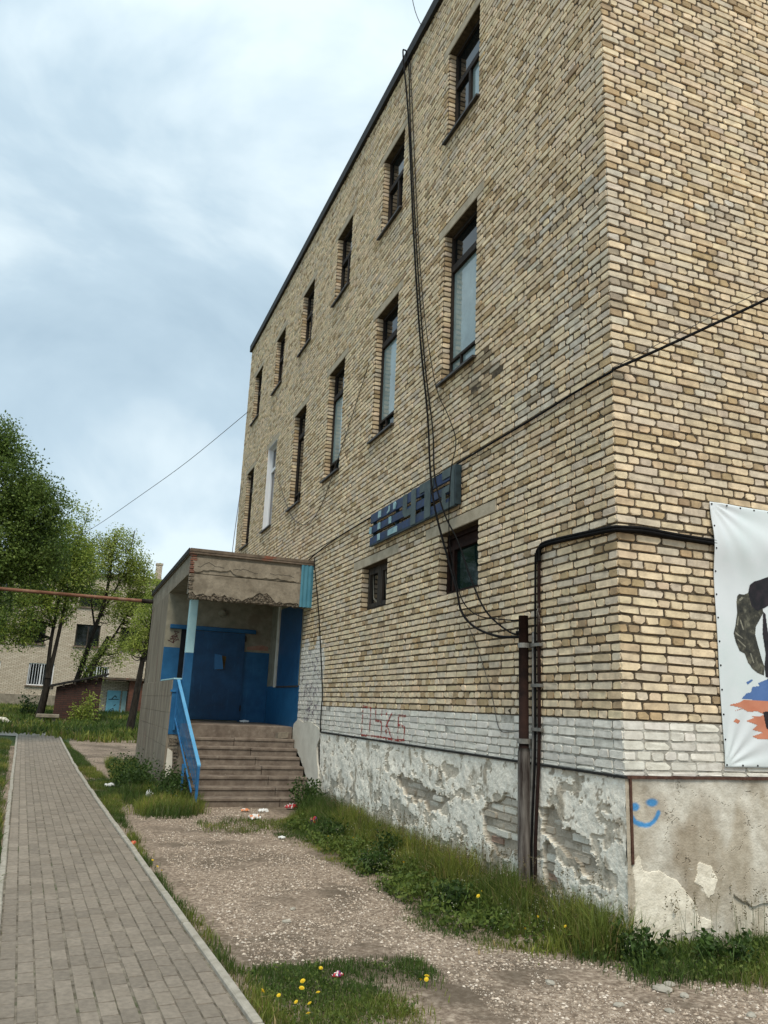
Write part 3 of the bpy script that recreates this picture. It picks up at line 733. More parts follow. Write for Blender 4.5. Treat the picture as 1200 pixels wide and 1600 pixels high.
# bricks laid bare behind the broken plaster
k = 0; ex = []
for iz in range(16):
    z0 = .0 + iz * .077
    for iu in range(-60, 0):
        a = iu * .255 + (iz % 2) * .12
        if a > -5.6 and hole_mask(np.array([a + .12]), np.array([z0 + .03]))[0] : ex.append((a + .007, a + .246, z0 + .007, z0 + .069))
ex = np.array(ex)
bpal = np.array([[.50, .44, .36], [.58, .53, .45], [.42, .365, .295], [.74, .70, .61], [.38, .25, .19]])
btone = bpal[rng.choice(5, len(ex), p=[.32, .22, .2, .2, .06])]
for i in range(len(ex)):
    me = brick_mesh('brick', ex[i:i + 1, 0], ex[i:i + 1, 1], ex[i:i + 1, 2], ex[i:i + 1, 3], np.array([.004 + rng.normal(0, .006)]), btone[i:i + 1], lambda u, n_, z: FL(u, n_ * 2.2 - .03, z), [m_plinth], rng)
    link('brick', me, plL)
# ledge strips over the plinth; the black one paints the overhang's shadow line
mb = MB(); mb.box((-.030, -.03, PL - .012), (.0, 8.12, PL + .006)); mb.build('ledge_strip', m_black, BLD)
m_rustbrown = M('rusty_strip', (.05, .02, .013), (.12, .06, .04), 20, .8)
mb = MB(); mb.box((.0005, -.032, PL - .012), (WID, .0, PL + .010)); mb.build('ledge_strip', m_rustbrown, BLD)
mb = MB(); mb.box((.022, -.030, .57), (.042, -.010, PL - .013)); mb.build('corner_strip', m_rustbrown, BLD)

# plastered and painted surfaces of the wall beside the stairs
mb = MB(); mb.box((-.013, 9.74, 1.2), (-.002, 12.42, 2.0)); mb.build('painted_wall', m_blue, BLD)
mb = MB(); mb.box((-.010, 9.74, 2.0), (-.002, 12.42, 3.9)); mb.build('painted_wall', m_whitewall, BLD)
# dark boarded opening in that wall
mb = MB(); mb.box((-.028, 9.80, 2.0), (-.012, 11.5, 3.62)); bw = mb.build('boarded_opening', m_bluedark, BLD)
mb = MB(); mb.box((-.05, 11.52, 1.98), (-.011, 11.68, 3.9)); mb.build('board', m_whiteplaster, bw)
mb = MB(); mb.box((-.035, 9.76, 1.97), (-.012, 11.5, 2.0)); mb.build('sill', m_frame2, bw)
# white plaster coat where the stair meets the wall
poly = [(-9.90, .9), (-9.35, .72), (-8.75, .35), (-8.32, .0), (-8.10, .0), (-8.12, .55), (-8.22, .7), (-8.28, .95), (-8.14, 1.12), (-8.24, 1.26), (-8.5, 1.31), (-8.75, 1.35), (-9.2, 1.33), (-9.55, 1.37), (-9.80, 1.31), (-9.93, 1.22)]
poly = [(p.x, p.y) for p in spline([(a, b, 0) for a, b in poly + poly[:1]], 4)[:-1]]
mb = MB(); mb.prism(poly, FL, -.01, .022); mb.build('plaster_patch', m_whiteplaster, BLD)

# graffiti on the building
def graffiti(name, strokes, wd, fr, n0, mat, label=None, th=.002, parent=BLD):
    mb = MB()
    for s in strokes: mb.stroke(s, wd, fr, n0, n0 + th)
    o = mb.build(name, mat, parent)
    if label: tag(o, label=label)
    return o
zb, zt = 1.24, 1.66
fu = lambda y: -y
graffiti('graffiti', [[(-6.07, zb), (-6.05, zt), (-5.72, zt - .02), (-5.74, zb)], [(-5.52, zt), (-5.50, 1.47), (-5.28, 1.46)], [(-5.28, zt - .02), (-5.26, zb)],
                      [(-5.10, zt - .08), (-5.08, zb)], [(-4.88, zt - .06), (-5.07, 1.43), (-4.86, zb)], [(-4.42, zt - .1), (-4.66, zt - .1), (-4.66, zb), (-4.44, zb + .02), (-4.44, 1.42), (-4.65, 1.44)],
                      [(-6.08, zb + .005), (-5.3, zb + .015), (-4.6, zb)]], .03, FL, .0135, m_red, 'faded red hand painted letters on the white brick band')
sr = random.Random(5); st = []
for i in range(46):
    y = sr.uniform(8.35, 9.45); z = sr.uniform(1.5, 2.6) if i < 34 else sr.uniform(1.35, 1.7); s_ = [(-y, z)]
    for k in range(sr.randint(3, 6)): s_.append((s_[-1][0] + sr.uniform(-.13, .13), s_[-1][1] + sr.uniform(-.09, .09)))
    st.append(s_)
graffiti('graffiti', st, .010, FL, .0135, m_purple, 'dark marker scribbles on the white painted wall beside the stairs')

# ================================================================== entrance porch
PO = thing('entrance_porch', 'crumbling concrete entrance porch painted blue inside, with heavy canopy', 'porch', (-1.2, 12.4, 0))
XO = -2.33
# canopy slab and front beam with a ragged lower edge
def ragged(u0, u1, z, amp, n, seed):
    r = random.Random(seed); P = []
    for i in range(n + 1):
        P.append((u0 + (u1 - u0) * i / n, z + r.uniform(0, amp)))
    return P
FC = lambda u, n, z: (u, 9.25 - n, z)
mb = MB(); mb.box((XO, 9.25, 3.90), (-.004, 16.3, 4.25)); can = mb.build('canopy', m_conc, PO)
rg = ragged(XO + .01, -.10, 3.44, .075, 34, 3)
rg = [(u, z + (.17 * math.exp(-((u + .95) / .20) ** 2)) + (.10 * math.exp(-((u + 1.9) / .3) ** 2)) * .6 + (.06 if u < -2.2 else 0)) for u, z in rg]
mb = MB(); mb.prism(rg + [(-.10, 3.885), (XO + .01, 3.885)], FC, -.20, .014); mb.build('beam', m_conc, can)
mb = MB()                                       # rough core of the beam, laid bare where the face has spalled
core = ragged(XO + .03, -.12, 3.43, .03, 40, 9); mb.prism(core + [(-.12, 3.80), (XO + .03, 3.80)], FC, -.185, -.012); mb.build('broken_edge', m_rubble, can)
rr = random.Random(21)
for i in range(300):                             # aggregate hanging in the spalled edge
    u = rr.choice([rr.uniform(XO + .05, -.15), rr.gauss(-.95, .16), rr.uniform(XO, XO + .10), rr.gauss(-1.7, .35)]); u = min(max(u, XO + .03), -.14)
    z = 3.425 + rr.uniform(0, .09) + .15 * math.exp(-((u + .95) / .2) ** 2) * rr.random(); s_ = rr.uniform(.010, .045)
    mb = MB() if i == 0 else mb
    mb.obox((u, 9.252 - rr.uniform(0, .014), z), (s_, rr.uniform(-.01, .01), rr.uniform(-.012, .012)), (0, .03, 0), (rr.uniform(-.01, .01), 0, s_ * .7))
mb.build('loose_aggregate', m_rubble, can).__setitem__('kind', 'stuff')
# face plate of the slab above the crack
rg2 = [(u, 3.905 + .03 * math.sin(u * 7) * .5 + rr.uniform(0, .035) + (.06 if -2.1 < u < -1.6 else 0)) for u in np.linspace(XO + .06, -.27, 34)]
mb = MB(); mb.prism(rg2 + [(-.27, 4.19), (XO + .02, 4.19)], FC, .002, .022); mb.build('cracked_render', m_conc, can)
for s_ in range(3):                             # hairline cracks
    pts = []; u = [-2.2, -1.55, -.85][s_]; z = 4.02
    for k in range(9): pts.append((u, z)); u += rr.uniform(.03, .09); z += rr.uniform(-.035, .04)
    mbc = MB(); mbc.stroke(pts, .008, FC, .0222, .0232); mbc.build('crack', m_black, can)
mb = MB(); mb.box((XO - .03, 9.19, 4.25), (.0, 16.33, 4.33)); mb.box((XO - .035, 9.18, 4.29), (.0, 9.30, 4.345)); mb.build('roof_edge', m_rustedge, can)
mb = MB(); mb.box((XO - .045, 9.32, 4.27), (XO - .032, 16.34, 4.37)); mb.build('roof_felt', m_black, can)
for i in range(9):                              # brick ends showing at the corner
    mb = MB(); z = 4.20 - i * .075; mb.box((XO - .012, 9.225 - rr.uniform(0, .01), z), (XO + .06 + rr.uniform(0, .05), 9.30, z + .055), bev=.006); mb.build('brick', m_redbrick2 if i < 5 else m_rubble, can)
# corrugated blue sheet at the wall end
mb = MB(); nC = 13; us = np.linspace(-.25, -.01, nC); prof = [(u, .045 + (.012 if i % 4 in (1, 2) else 0)) for i, u in enumerate(us)]
vs = []
for z in (3.44, 4.27):
    vs += [FC(u, d, z) for u, d in prof]
vb = []
for z in (3.44, 4.27): vb += [FC(u, d - .004, z) for u, d in prof]
mb.add(vs + vb, [(i, i + 1, nC + i + 1, nC + i) for i in range(nC - 1)] + [(2 * nC + i, 3 * nC + i, 3 * nC + i + 1, 2 * nC + i + 1) for i in range(nC - 1)] + [(i, 2 * nC + i, 2 * nC + i + 1, i + 1) for i in range(nC - 1)])
tag(mb.build('sheet_panel', m_panel, PO), label='blue corrugated metal sheet at the end of the canopy')
# column
mb = MB(); mb.box((-2.175, 9.95, 2.50), (-2.025, 10.10, 3.86), bev=.006); col = mb.build('column', m_lightblue, PO)
mb = MB(); mb.box((-2.177, 9.948, 1.22), (-2.023, 10.102, 2.499), bev=.006); mb.build('painted_shaft', m_blue, col)
mb = MB(); mb.box((-2.195, 9.93, 3.50), (-2.005, 10.12, 3.90)); mb.build('column_cap', m_rustedge, col)
# vestibule: outer wall, back wall
mb = MB(); mb.box((XO, 12.42, 2.0), (XO + .2, 16.3, 3.9)); mb.box((XO, 10.1, -.2), (XO + .2, 16.3, 2.0)); ow = mb.build('outer_wall', m_conc_streak, PO)
mb = MB(); mb.box((XO, 16.1, -.2), (-.01, 16.3, 3.9)); mb.build('rear_wall', m_conc_streak, PO)
# big concrete blocks of the lower wall, joints between
for iz in range(7):
    z0 = -.1 + iz * .30; y = 10.102 - (iz % 2) * .0
    widths = [.52, .58, .55, .6, .54, .57, .55, .6, .55, .55, .6, .55]
    if iz % 2: widths = [.28] + widths
    for wd_ in widths:
        y1 = min(y + wd_, 16.28)
        if y1 - y > .08:
            mb = MB(); mb.box((XO - .014 - rr.uniform(0, .004), y + .002, z0 + .002), (XO + .02, y1 - .002, min(z0 + .298, 1.995)), bev=.003); mb.build('block', m_conc_streak, ow)
        y = y1
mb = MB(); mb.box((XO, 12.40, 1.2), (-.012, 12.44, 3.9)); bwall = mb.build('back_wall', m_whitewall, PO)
for u0, u1 in ((XO + .003, -1.99), (-.62, -.015)):
    mb = MB(); mb.prism([(u0, 1.2), (u1, 1.2), (u1, 2.73), (u0, 2.73)], FB, .001, .006); mb.build('dado', m_blue, bwall)
mb = MB(); mb.prism([(-.53, 2.78), (-.05, 2.78), (-.05, 2.87), (-.2, 2.9), (-.53, 2.84)], FB, .0012, .0035); mb.build('stain', M('pink_stain', (.30, .14, .10), (.36, .22, .16), 12, .9), bwall)
mb = MB(); mb.box((-2.24, 12.33, 3.13), (-.36, 12.40, 3.22), bev=.01); mb.build('lintel', m_blue, bwall)
# dark doorway gap and metal door
mb = MB(); mb.prism([(-1.99, 1.22), (-1.80, 1.22), (-1.80, 3.13), (-1.99, 3.13)], FB, .001, .004); mb.build('door_gap', M('dark_gap', (.004, .005, .007), (.01, .012, .016), 4, .8), bwall)
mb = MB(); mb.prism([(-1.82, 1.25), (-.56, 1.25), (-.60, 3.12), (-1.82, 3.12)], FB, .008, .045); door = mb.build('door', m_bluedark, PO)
for a, b, c, d in ((-1.80, -1.05, 1.28, 1.48), (-1.04, -.60, 1.28, 1.52), (-1.79, -.62, 1.55, 2.27), (-1.79, -1.20, 2.33, 2.66)):
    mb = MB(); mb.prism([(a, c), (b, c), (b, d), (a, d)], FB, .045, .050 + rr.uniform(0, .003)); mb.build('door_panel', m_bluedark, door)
mb = MB(); mb.add([FB(-1.24, .05, 2.64), FB(-1.10, .17, 2.62), FB(-1.05, .21, 2.32), FB(-1.22, .05, 2.31), FB(-1.24, .046, 2.64), FB(-1.10, .164, 2.62), FB(-1.05, .204, 2.32), FB(-1.22, .046, 2.31)], [(3, 2, 1, 0), (4, 5, 6, 7), (0, 1, 5, 4), (1, 2, 6, 5), (2, 3, 7, 6)]); mb.build('bent_flap', m_blue, door)
mb = MB(); mb.prism([(-1.16, 2.30), (-1.0, 2.33), (-.98, 2.60), (-1.14, 2.63)], FB, .0455, .0475); mb.build('torn_patch', M('bare_rust', (.10, .045, .02), (.20, .13, .03), 14, .9), door)
for z_ in (1.45, 2.95):
    mb = MB(); mb.tube([FB(-.585, .05, z_), FB(-.585, .05, z_ + .12)], .014, 8); mb.build('hinge', m_frame, door)
mb = MB(); mb.tube([FB(-1.72, .05, 2.10), FB(-1.72, .09, 2.12), FB(-1.72, .09, 2.26), FB(-1.72, .05, 2.28)], .009, 6); mb.build('handle', m_bracket, door)
# wall lamp
mb = MB(); mb.tube([FB(-1.13, 0.0, 3.55), FB(-1.13, .05, 3.55)], [.10, .09], 14); mb.tube([FB(-1.13, .05, 3.55), FB(-1.13, .09, 3.55), FB(-1.13, .11, 3.55)], [.075, .065, .03], 14)
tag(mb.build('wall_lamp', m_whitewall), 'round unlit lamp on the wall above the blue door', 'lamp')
st = [[(-2.24, 2.86), (-2.08, 2.98), (-2.2, 2.95), (-2.04, 3.06), (-2.14, 3.08), (-2.02, 2.88)], [(-2.22, 2.92), (-2.05, 2.9), (-2.16, 2.83), (-2.06, 3.0)], [(-2.26, 2.88), (-2.12, 2.82), (-2.18, 2.98)]]
graffiti('graffiti', st, .013, FB, .0012, m_brownink, parent=bwall)
# landing
mb = MB(); mb.box((XO + .2, 9.93, .98), (-.03, 12.40, 1.223), bev=.012); mb.build('landing', m_step, PO)
mb = MB(); mb.box((XO + .2, 10.1, -.1), (-.03, 12.4, .97)); mb.build('landing_base', m_conc, PO)
# parapet end: blue paint above, broken concrete below
mb = MB(); mb.box((XO + .001, 10.082, 1.02), (XO + .215, 10.099, 2.01)); mb.box((XO + .2005, 10.1, 1.23), (XO + .215, 12.39, 2.01)); mb.build('parapet_face', m_blue, PO)
mb = MB(); mb.box((XO + .01, 10.08, 2.011), (XO + .24, 12.39, 2.035)); mb.build('parapet_cap', m_lightblue, PO)
for i in range(16):
    mb = MB(); z = .02 + i * .062; mb.obox((XO + .02 + rr.uniform(0, .02), 10.09 - rr.uniform(0, .035), z), (.19 + rr.uniform(-.05, .01), rr.uniform(-.02, .02), rr.uniform(-.01, .01)), (0, .03, 0), (rr.uniform(-.015, .015), 0, .055)); mb.build('broken_block', m_rubble if i % 3 else m_conc, PO)
mb = MB(); mb.prism([(XO + .01, .28), (XO + .10, .26), (XO + .13, .5), (XO + .11, .72), (XO + .02, .78)], lambda u, n, z: (u, 10.07 - n, z), 0, .02); mb.build('plaster_flake', m_whiteplaster, PO)

# ---- stairs
ST = thing('concrete_stairs', 'flight of worn brown concrete steps up to the blue door', 'stairs', (-1.0, 8.2, 0))
tz = [.998 - .145 * i for i in range(7)]; ty = [9.72, 9.48, 9.22, 8.95, 8.69, 8.43, 8.17]
prevy = 9.94
for i, (z, y) in enumerate(zip(tz, ty)):
    j = -.95 + .055 * i - (.25 if i == 0 else 0) + rr.uniform(-.03, .03)
    for a, b in ((-2.05, j - .004), (j + .004, -.035)):
        dz = rr.uniform(-.006, .006); nose = .02
        mb = MB(); mb.box((a, y, z - .055 + dz), (b, prevy + .05, z + dz), bev=.012); s_ = mb.build('step', m_step, ST)
        mb = MB(); mb.box((a + .002, y + nose, z - .16 + dz), (b - .002, prevy + .04, z - .054 + dz)); mb.build('riser', m_step, s_)
    prevy = y
mb = MB(); mb.box((-2.04, 8.24, -.1), (-.04, 9.93, .02)); mb.box((-2.04, 9.7, .02), (-.04, 9.925, .84)); mb.build('stair_base', m_step, ST)
for i in range(26):                              # grit on the treads
    k = rr.randint(0, 6); s_ = rr.uniform(.006, .018)
    mb = MB() if i == 0 else mb
    mb.obox((rr.uniform(-2, -.1), ty[k] + rr.uniform(.02, .2), tz[k] + .006), (s_, s_ * .4, 0), (-s_ * .3, s_, 0), (0, 0, s_ * .6))
mb.build('grit', m_conc, ST).__setitem__('kind', 'stuff')
mb = MB(); mb.obox((-.34, 9.80, 1.0), (.20, .02, .02), (-.02, .12, 0), (.01, 0, .11)); mb.build('broken_corner', m_conc, ST)

# ---- railing
RL = thing('stair_railing', 'blue metal stair railing with thin upright bars', 'railing', (-2.1, 9.0, 0))
A0 = Vector((-2.235, 10.07, 1.985)); A1 = Vector((-2.03, 8.06, .62)); B0 = Vector((-2.235, 10.05, 1.30)); B1 = Vector((-2.085, 8.30, .20))
mb = MB(); d = (A1 - A0).normalized(); s_ = Vector((.055, 0, 0)); up = Vector((0, 0, .022)); mb.obox(A0 - s_ / 2, A1 - A0, s_, up); mb.build('handrail', m_railtop, RL)
mb = MB(); mb.obox(B0 - Vector((.012, 0, 0)), B1 - B0, (.024, 0, 0), (0, 0, .03)); mb.build('lower_rail', m_bluerail, RL)
for i in range(22):
    t = (i + .5) / 22; a = A0.lerp(A1, t); b = B0.lerp(B1, t)
    lo = Vector((a.x, a.y, b.z - (0.0 if i < 15 else .0)))
    mb = MB(); mb.tube([lo, a], .0085, 5); mb.build('baluster', m_bluerail, RL)
mb = MB(); mb.box((A1.x - .02, A1.y, -.05), (A1.x + .02, A1.y + .04, A1.z)); mb.build('post', m_bluerail, RL)
mb = MB(); mb.box((A0.x - .02, A0.y - .03, 1.1), (A0.x + .02, A0.y + .01, A0.z)); mb.build('post', m_bluerail, RL)
mb = MB(); mb.box((-2.2, 8.75, -.05), (-2.16, 8.79, .6)); mb.build('post', m_bluerail, RL)
mb = MB(); mb.box((XO - .03, 10.06, 1.78), (A0.x, 10.085, 1.82)); mb.build('bracket', m_bluerail, RL)

# ================================================================== sign
SG = thing('shop_sign', 'broken blue slatted sign with grey letters on the brick wall', 'sign', (-.1, 4.4, 4.07))
slats = [(4.41, 4.555), (4.245, 4.355), (4.07, 4.185)]
for z0, z1 in slats:
    mb = MB(); mb.box((-.085, 2.93, z0), (-.055, 5.90, z1), bev=.004); mb.build('slat', m_signblue, SG)
for y in (3.0, 4.0, 4.9, 5.82):
    mb = MB(); mb.box((-.054, y, 4.075), (-.012, y + .04, 4.55)); mb.build('bracket', m_signdark, SG)
mb = MB(); mb.box((-.10, 2.905, 4.06), (-.02, 2.928, 4.56), bev=.004); mb.build('end_plate', m_signdark, SG)
mb = MB(); mb.box((-.088, 2.93, 4.045), (-.052, 5.90, 4.068)); mb.build('bottom_rail', m_signdark, SG)
def letter(polys, nm='letter', mat=m_signgrey):
    mb = MB()
    for p in polys: mb.prism(p, FL, .0855, .097)
    mb.build(nm, mat, SG)
R4 = lambda a, b, c, d: [(a, c), (b, c), (b, d), (a, d)]
letter([R4(-4.58, -4.44, 4.30, 4.55), [(-4.58, 4.30), (-4.50, 4.22), (-4.28, 4.22), (-4.28, 4.32), (-4.44, 4.32), (-4.44, 4.3001)], R4(-4.28, -4.13, 4.06, 4.56)])
letter([R4(-3.99, -3.58, 4.44, 4.56), R4(-3.83, -3.65, 4.06, 4.4395)])
letter([R4(-3.30, -2.95, 4.45, 4.565), R4(-3.05, -2.95, 4.05, 4.4495), R4(-3.30, -3.20, 4.13, 4.34), R4(-3.1995, -3.0505, 4.26, 4.345), [(-3.30, 4.1295), (-3.24, 4.05), (-3.0505, 4.05), (-3.0505, 4.13)]])
letter([R4(-5.55, -5.45, 4.43, 4.53)], 'fragment', m_signpale); letter([R4(-5.55, -5.46, 4.25, 4.35)], 'fragment', m_signpale); letter([R4(-5.10, -5.02, 4.25, 4.35)], 'fragment', m_signpale)
letter([R4(-5.55, -5.46, 4.08, 4.18)], 'fragment', m_signpale); letter([R4(-5.12, -4.78, 4.075, 4.16)], 'fragment', m_signpale); letter([[(-5.92, 4.25), (-5.84, 4.24), (-5.82, 4.34), (-5.9, 4.36)]], 'fragment', m_signpale)
letter([[(-4.94, 4.43), (-4.86, 4.43), (-4.84, 4.50), (-4.88, 4.54), (-4.94, 4.53)]], 'fragment', m_signpale)
letter([[(-5.18, 4.42), (-5.10, 4.44), (-5.08, 4.52), (-5.12, 4.53), (-5.13, 4.47), (-5.19, 4.44)]], 'fragment', m_signpale)

# ================================================================== cables and pipes on the wall
def cable(name, pts, r, label, mat=m_cable, n=6, cat='cable', sp=5):
    mb = MB(); mb.tube(spline(pts, sp), r, n); return tag(mb.build(name, mat, None, True), label, cat, None)
cable('cable', [(.02, 5.24, 12.62), (-.09, 5.26, 12.70), (-.11, 5.26, 12.55), (-.04, 5.09, 11.26), (-.04, 4.68, 8.84), (-.045, 4.29, 6.93), (-.05, 3.91, 5.53), (-.12, 3.61, 4.63), (-.14, 3.38, 4.07), (-.06, 3.17, 3.46), (-.06, 2.91, 3.04), (-.06, 2.77, 2.76), (-.06, 2.45, 2.56), (-.07, 1.91, 2.42), (-.07, 1.39, 2.38)], .014, 'thickest black cable running from the roof edge down behind the sign letters')
cable('cable', [(-.09, 5.19, 12.60), (-.04, 5.14, 12.2), (-.035, 4.98, 10.92), (-.035, 4.51, 8.3), (-.04, 4.1, 6.45), (-.05, 3.73, 5.28), (-.13, 3.45, 4.54), (-.14, 3.11, 3.97), (-.06, 2.9, 3.61), (-.06, 2.57, 3.14), (-.06, 2.19, 2.71), (-.07, 1.65, 2.44), (-.07, 1.39, 2.42)], .010, 'second black cable hanging beside the thickest one, crossing the sign')
cable('cable', [(-.09, 5.12, 12.60), (-.035, 5.08, 12.14), (-.035, 4.37, 8.01), (-.09, 3.65, 5.99), (-.05, 3.26, 5.31), (-.05, 3.02, 4.89), (-.14, 2.95, 4.5), (-.14, 2.99, 3.98), (-.06, 3.09, 3.53), (-.06, 2.81, 2.95), (-.06, 2.41, 2.69), (-.07, 1.78, 2.58), (-.07, 1.39, 2.54)], .0065, 'thin black cable touching the sill of the nearest tall window')
cable('wire', [(-.02, 2.68, 2.60), (-.02, 2.4, 2.27), (-.02, 2.1, 1.8), (-.02, 1.96, 1.50), (-.02, 1.75, 1.47), (-.03, 1.5, 1.50)], .004, 'thin loose wire dangling below the cable loop to the white band', m_wire, 4)
cable('cable', [(-.03, -.035, 4.61), (-.03, .48, 4.62), (-.03, 1.33, 4.605), (-.03, 2.87, 4.60), (-.03, 5.43, 4.565), (-.03, 7.95, 4.53), (-.05, 9.3, 4.42), (-.05, 9.6, 4.36)], .012, 'black cable fixed along the long wall from the corner to the canopy')
cable('cable', [(-.03, -.035, 4.625), (.33, -.23, 4.815), (1.05, -.62, 5.22), (2.13, -1.205, 5.85), (5.4, -2.97, 7.85)], .013, 'black cable leaving the building corner up to the right', sp=8)
cable('wire', [(-.02, -.02, 4.65), (.33, -.215, 4.87), (1.05, -.60, 5.32), (2.13, -1.19, 6.0), (5.4, -2.97, 8.1)], .004, 'thin wire above the black cable at the building corner', m_wire, 4)
cable('wire', [(-.03, 6.5, 7.37), (-.03, 7.38, 6.58), (-.03, 8.19, 5.9), (-.03, 8.91, 5.38), (-.03, 9.86, 5.20), (-.03, 11.13, 5.62), (-.03, 12.21, 6.43), (-.1, 12.93, 7.2)], .007, 'slack dark wire drooping between the tall windows', m_wire, 5)
cable('cable', [(-.01, 9.12, 4.4), (-.05, 9.05, 4.28), (-.025, 8.63, 3.26), (-.025, 8.15, 1.95), (-.03, 8.12, 1.6), (-.03, 8.11, 1.21)], .010, 'black cable running down the wall from the canopy end to the plinth')
cable('wire', [(0, 17.7, 10.35), (-1.3, 21.2, 9.5), (-2.6, 24.6, 8.85), (-3.87, 28.0, 8.29), (-5.3, 32, 7.9)], .010, 'overhead wire from the far end of the brick building to the trees', m_wire, 5)
cable('wire', [(-.04, 17.6, 7.9), (-.25, 16.9, 5.9), (-.35, 16.2, 4.34)], .010, 'short wire from the far end of the building down to the porch roof', m_wire, 5)
cable('wire', [(0, 4.7, 12.68), (-.5, 3.9, 12.2), (-1.2, 2.6, 11.9), (-2.3, .9, 11.9), (-4.5, -2.6, 12.8)], .006, 'thin wire sagging from the roof edge at the top of the view', m_wire, 5)
# bundle round the corner
tb = thing('cable_bundle', 'thick black cable bundle wrapped round the building corner to the banner', 'cable', (0, 0, 3.2))
for i in range(4):
    o_ = (i % 2) * .024; h_ = (i // 2) * .024
    pts = [(-.03 - o_ * .5, 1.21 - i * .022, 3.10), (-.03 - o_, 1.18 - i * .02, 3.205 + h_), (-.028 - o_, 1.0, 3.235 + h_), (-.026 - o_, .5, 3.215 + h_), (-.028 - o_, .03, 3.185 + h_), (.0, -.028 - o_, 3.18 + h_), (.25, -.026 - o_, 3.19 + h_ + .006 * (i % 2)), (.6, -.026 - o_, 3.182 + h_), (1.2, -.026 - o_, 3.175 + h_)]
    mb = MB(); mb.tube(spline(pts, 5), .0145, 6); mb.build('strand', m_cable, tb, True)
# conduits
cd = thing('cable_conduit', 'pair of thin dark conduits running down beside the brown pipe', 'conduit', (-.03, 1.18, 0))
for i, (y, zt_, m) in enumerate(((1.235, 3.19, m_cable), (1.17, 3.21, m_pipe), (1.275, 2.3, m_bracket))):
    mb = MB(); mb.tube(spline([(-.03, y, zt_), (-.032, y + .01, 2.4), (-.03, y + .015, 1.7), (-.034, y + .02, 1.25), (-.05, y + .06, .5), (-.05, y + .05, -.05)], 3), [.011, .017, .012][i], 7); mb.build('conduit', m, cd, True)
for z in (2.28, 1.9, 1.5):
    mb = MB(); mb.box((-.052, 1.14, z), (-.012, 1.30, z + .03)); mb.build('clip', m_bracket, cd)
pp = thing('cable_pipe', 'brown steel cable pipe standing against the wall with two brackets', 'pipe', (-.09, 1.42, 0))
mb = MB(); mb.tube([(-.09, 1.36, 1.33), (-.09, 1.365, 2.58)], .047, 14); mb.build('pipe', m_pipe, pp, True)
mb = MB(); mb.tube([(-.09, 1.36, -.1), (-.09, 1.36, 1.30), (-.09, 1.36, 1.34)], [.058, .058, .05], 14); mb.build('sleeve', M('pale_worn_paint', (.02, .013, .011), (.15, .135, .12), 5, .85, stretch=(4, 4, .5), spec=.1), pp, True)
for z in (2.27, 1.38):
    mb = MB(); mb.tube([(-.09, 1.36, z), (-.09, 1.36, z + .045)], .056 if z > 2 else .063, 14); mb.box((-.03, 1.30, z), (-.008, 1.54, z + .045)); mb.build('bracket', m_bracket, pp)
mb = MB(); mb.tube([(-.11, 1.40, 2.42), (-.13, 1.43, 2.42)], .016, 8); mb.build('outlet', m_cable, pp)
gp = thing('gas_pipe', 'rusty horizontal pipe running from the porch wall out past the trees', 'pipe', (-2.33, 16.2, 4.1))
mb = MB(); mb.tube([(-2.34, 16.2, 4.10), (-4.2, 16.25, 4.11), (-6.4, 16.25, 4.12), (-12, 16.3, 4.12)], .045, 8); mb.build('pipe', m_rust, gp, True)
mb = MB(); mb.tube([(-2.34, 16.2, 4.10), (-2.62, 16.2, 4.10)], .06, 8); mb.build('sleeve', m_frame, gp, True)
mb = MB(); mb.tube([(-11.5, 16.3, 0), (-11.5, 16.3, 4.08)], .05, 8); mb.build('post', m_rust, gp, True)

# ================================================================== banner
BN = thing('banner', 'white vinyl banner with a printed camouflage sleeve and colour strokes', 'banner', (2.0, -.04, 1.29))
def bn(u, z):                                    # gentle folds pulled from the corners and edge eyelets
    u = np.asarray(u, float); z = np.asarray(z, float); a = np.arctan2(z - 1.29, u - .985); r_ = np.hypot(z - 1.29, u - .985)
    a2 = np.arctan2(3.56 - z, u - .985); r2 = np.hypot(3.56 - z, u - .985)
    f = .010 * np.sin(a * 17) * np.exp(-r_ / .38) + .012 * np.sin(a2 * 15 + .7) * np.exp(-r2 / .5) + .006 * np.sin(u * 9 + z * 3) * np.sin(z * 2.3)
    return .028 + .042 * np.exp(-((z - 3.2) / .22) ** 2) + f * np.clip(r_ * 8, 0, 1) * np.clip(r2 * 8, 0, 1)
us = np.linspace(.985, 3.0, 130); zs = np.linspace(1.29, 3.56, 150); uu, zz = np.meshgrid(us, zs); dd = bn(uu, zz)
Pf = np.stack([uu, -dd, zz], -1).reshape(-1, 3); Pb = Pf + np.array([0, .003, 0]); idx = np.arange(uu.size).reshape(uu.shape)
Fq = np.stack([idx[:-1, :-1], idx[:-1, 1:], idx[1:, 1:], idx[1:, :-1]], -1).reshape(-1, 4); Fb = Fq[:, ::-1] + uu.size
ring = np.concatenate([idx[0, :], idx[1:, -1], idx[-1, -2::-1], idx[-2:0:-1, 0]]); Fr = np.stack([ring, ring + uu.size, np.roll(ring, -1) + uu.size, np.roll(ring, -1)], -1)
FF = np.concatenate([Fq, Fb, Fr]); link('sheet', mesh_np('sheet', np.concatenate([Pf, Pb]), FF, np.full(len(FF), 4), mats=[m_banner], smooth=True), BN)
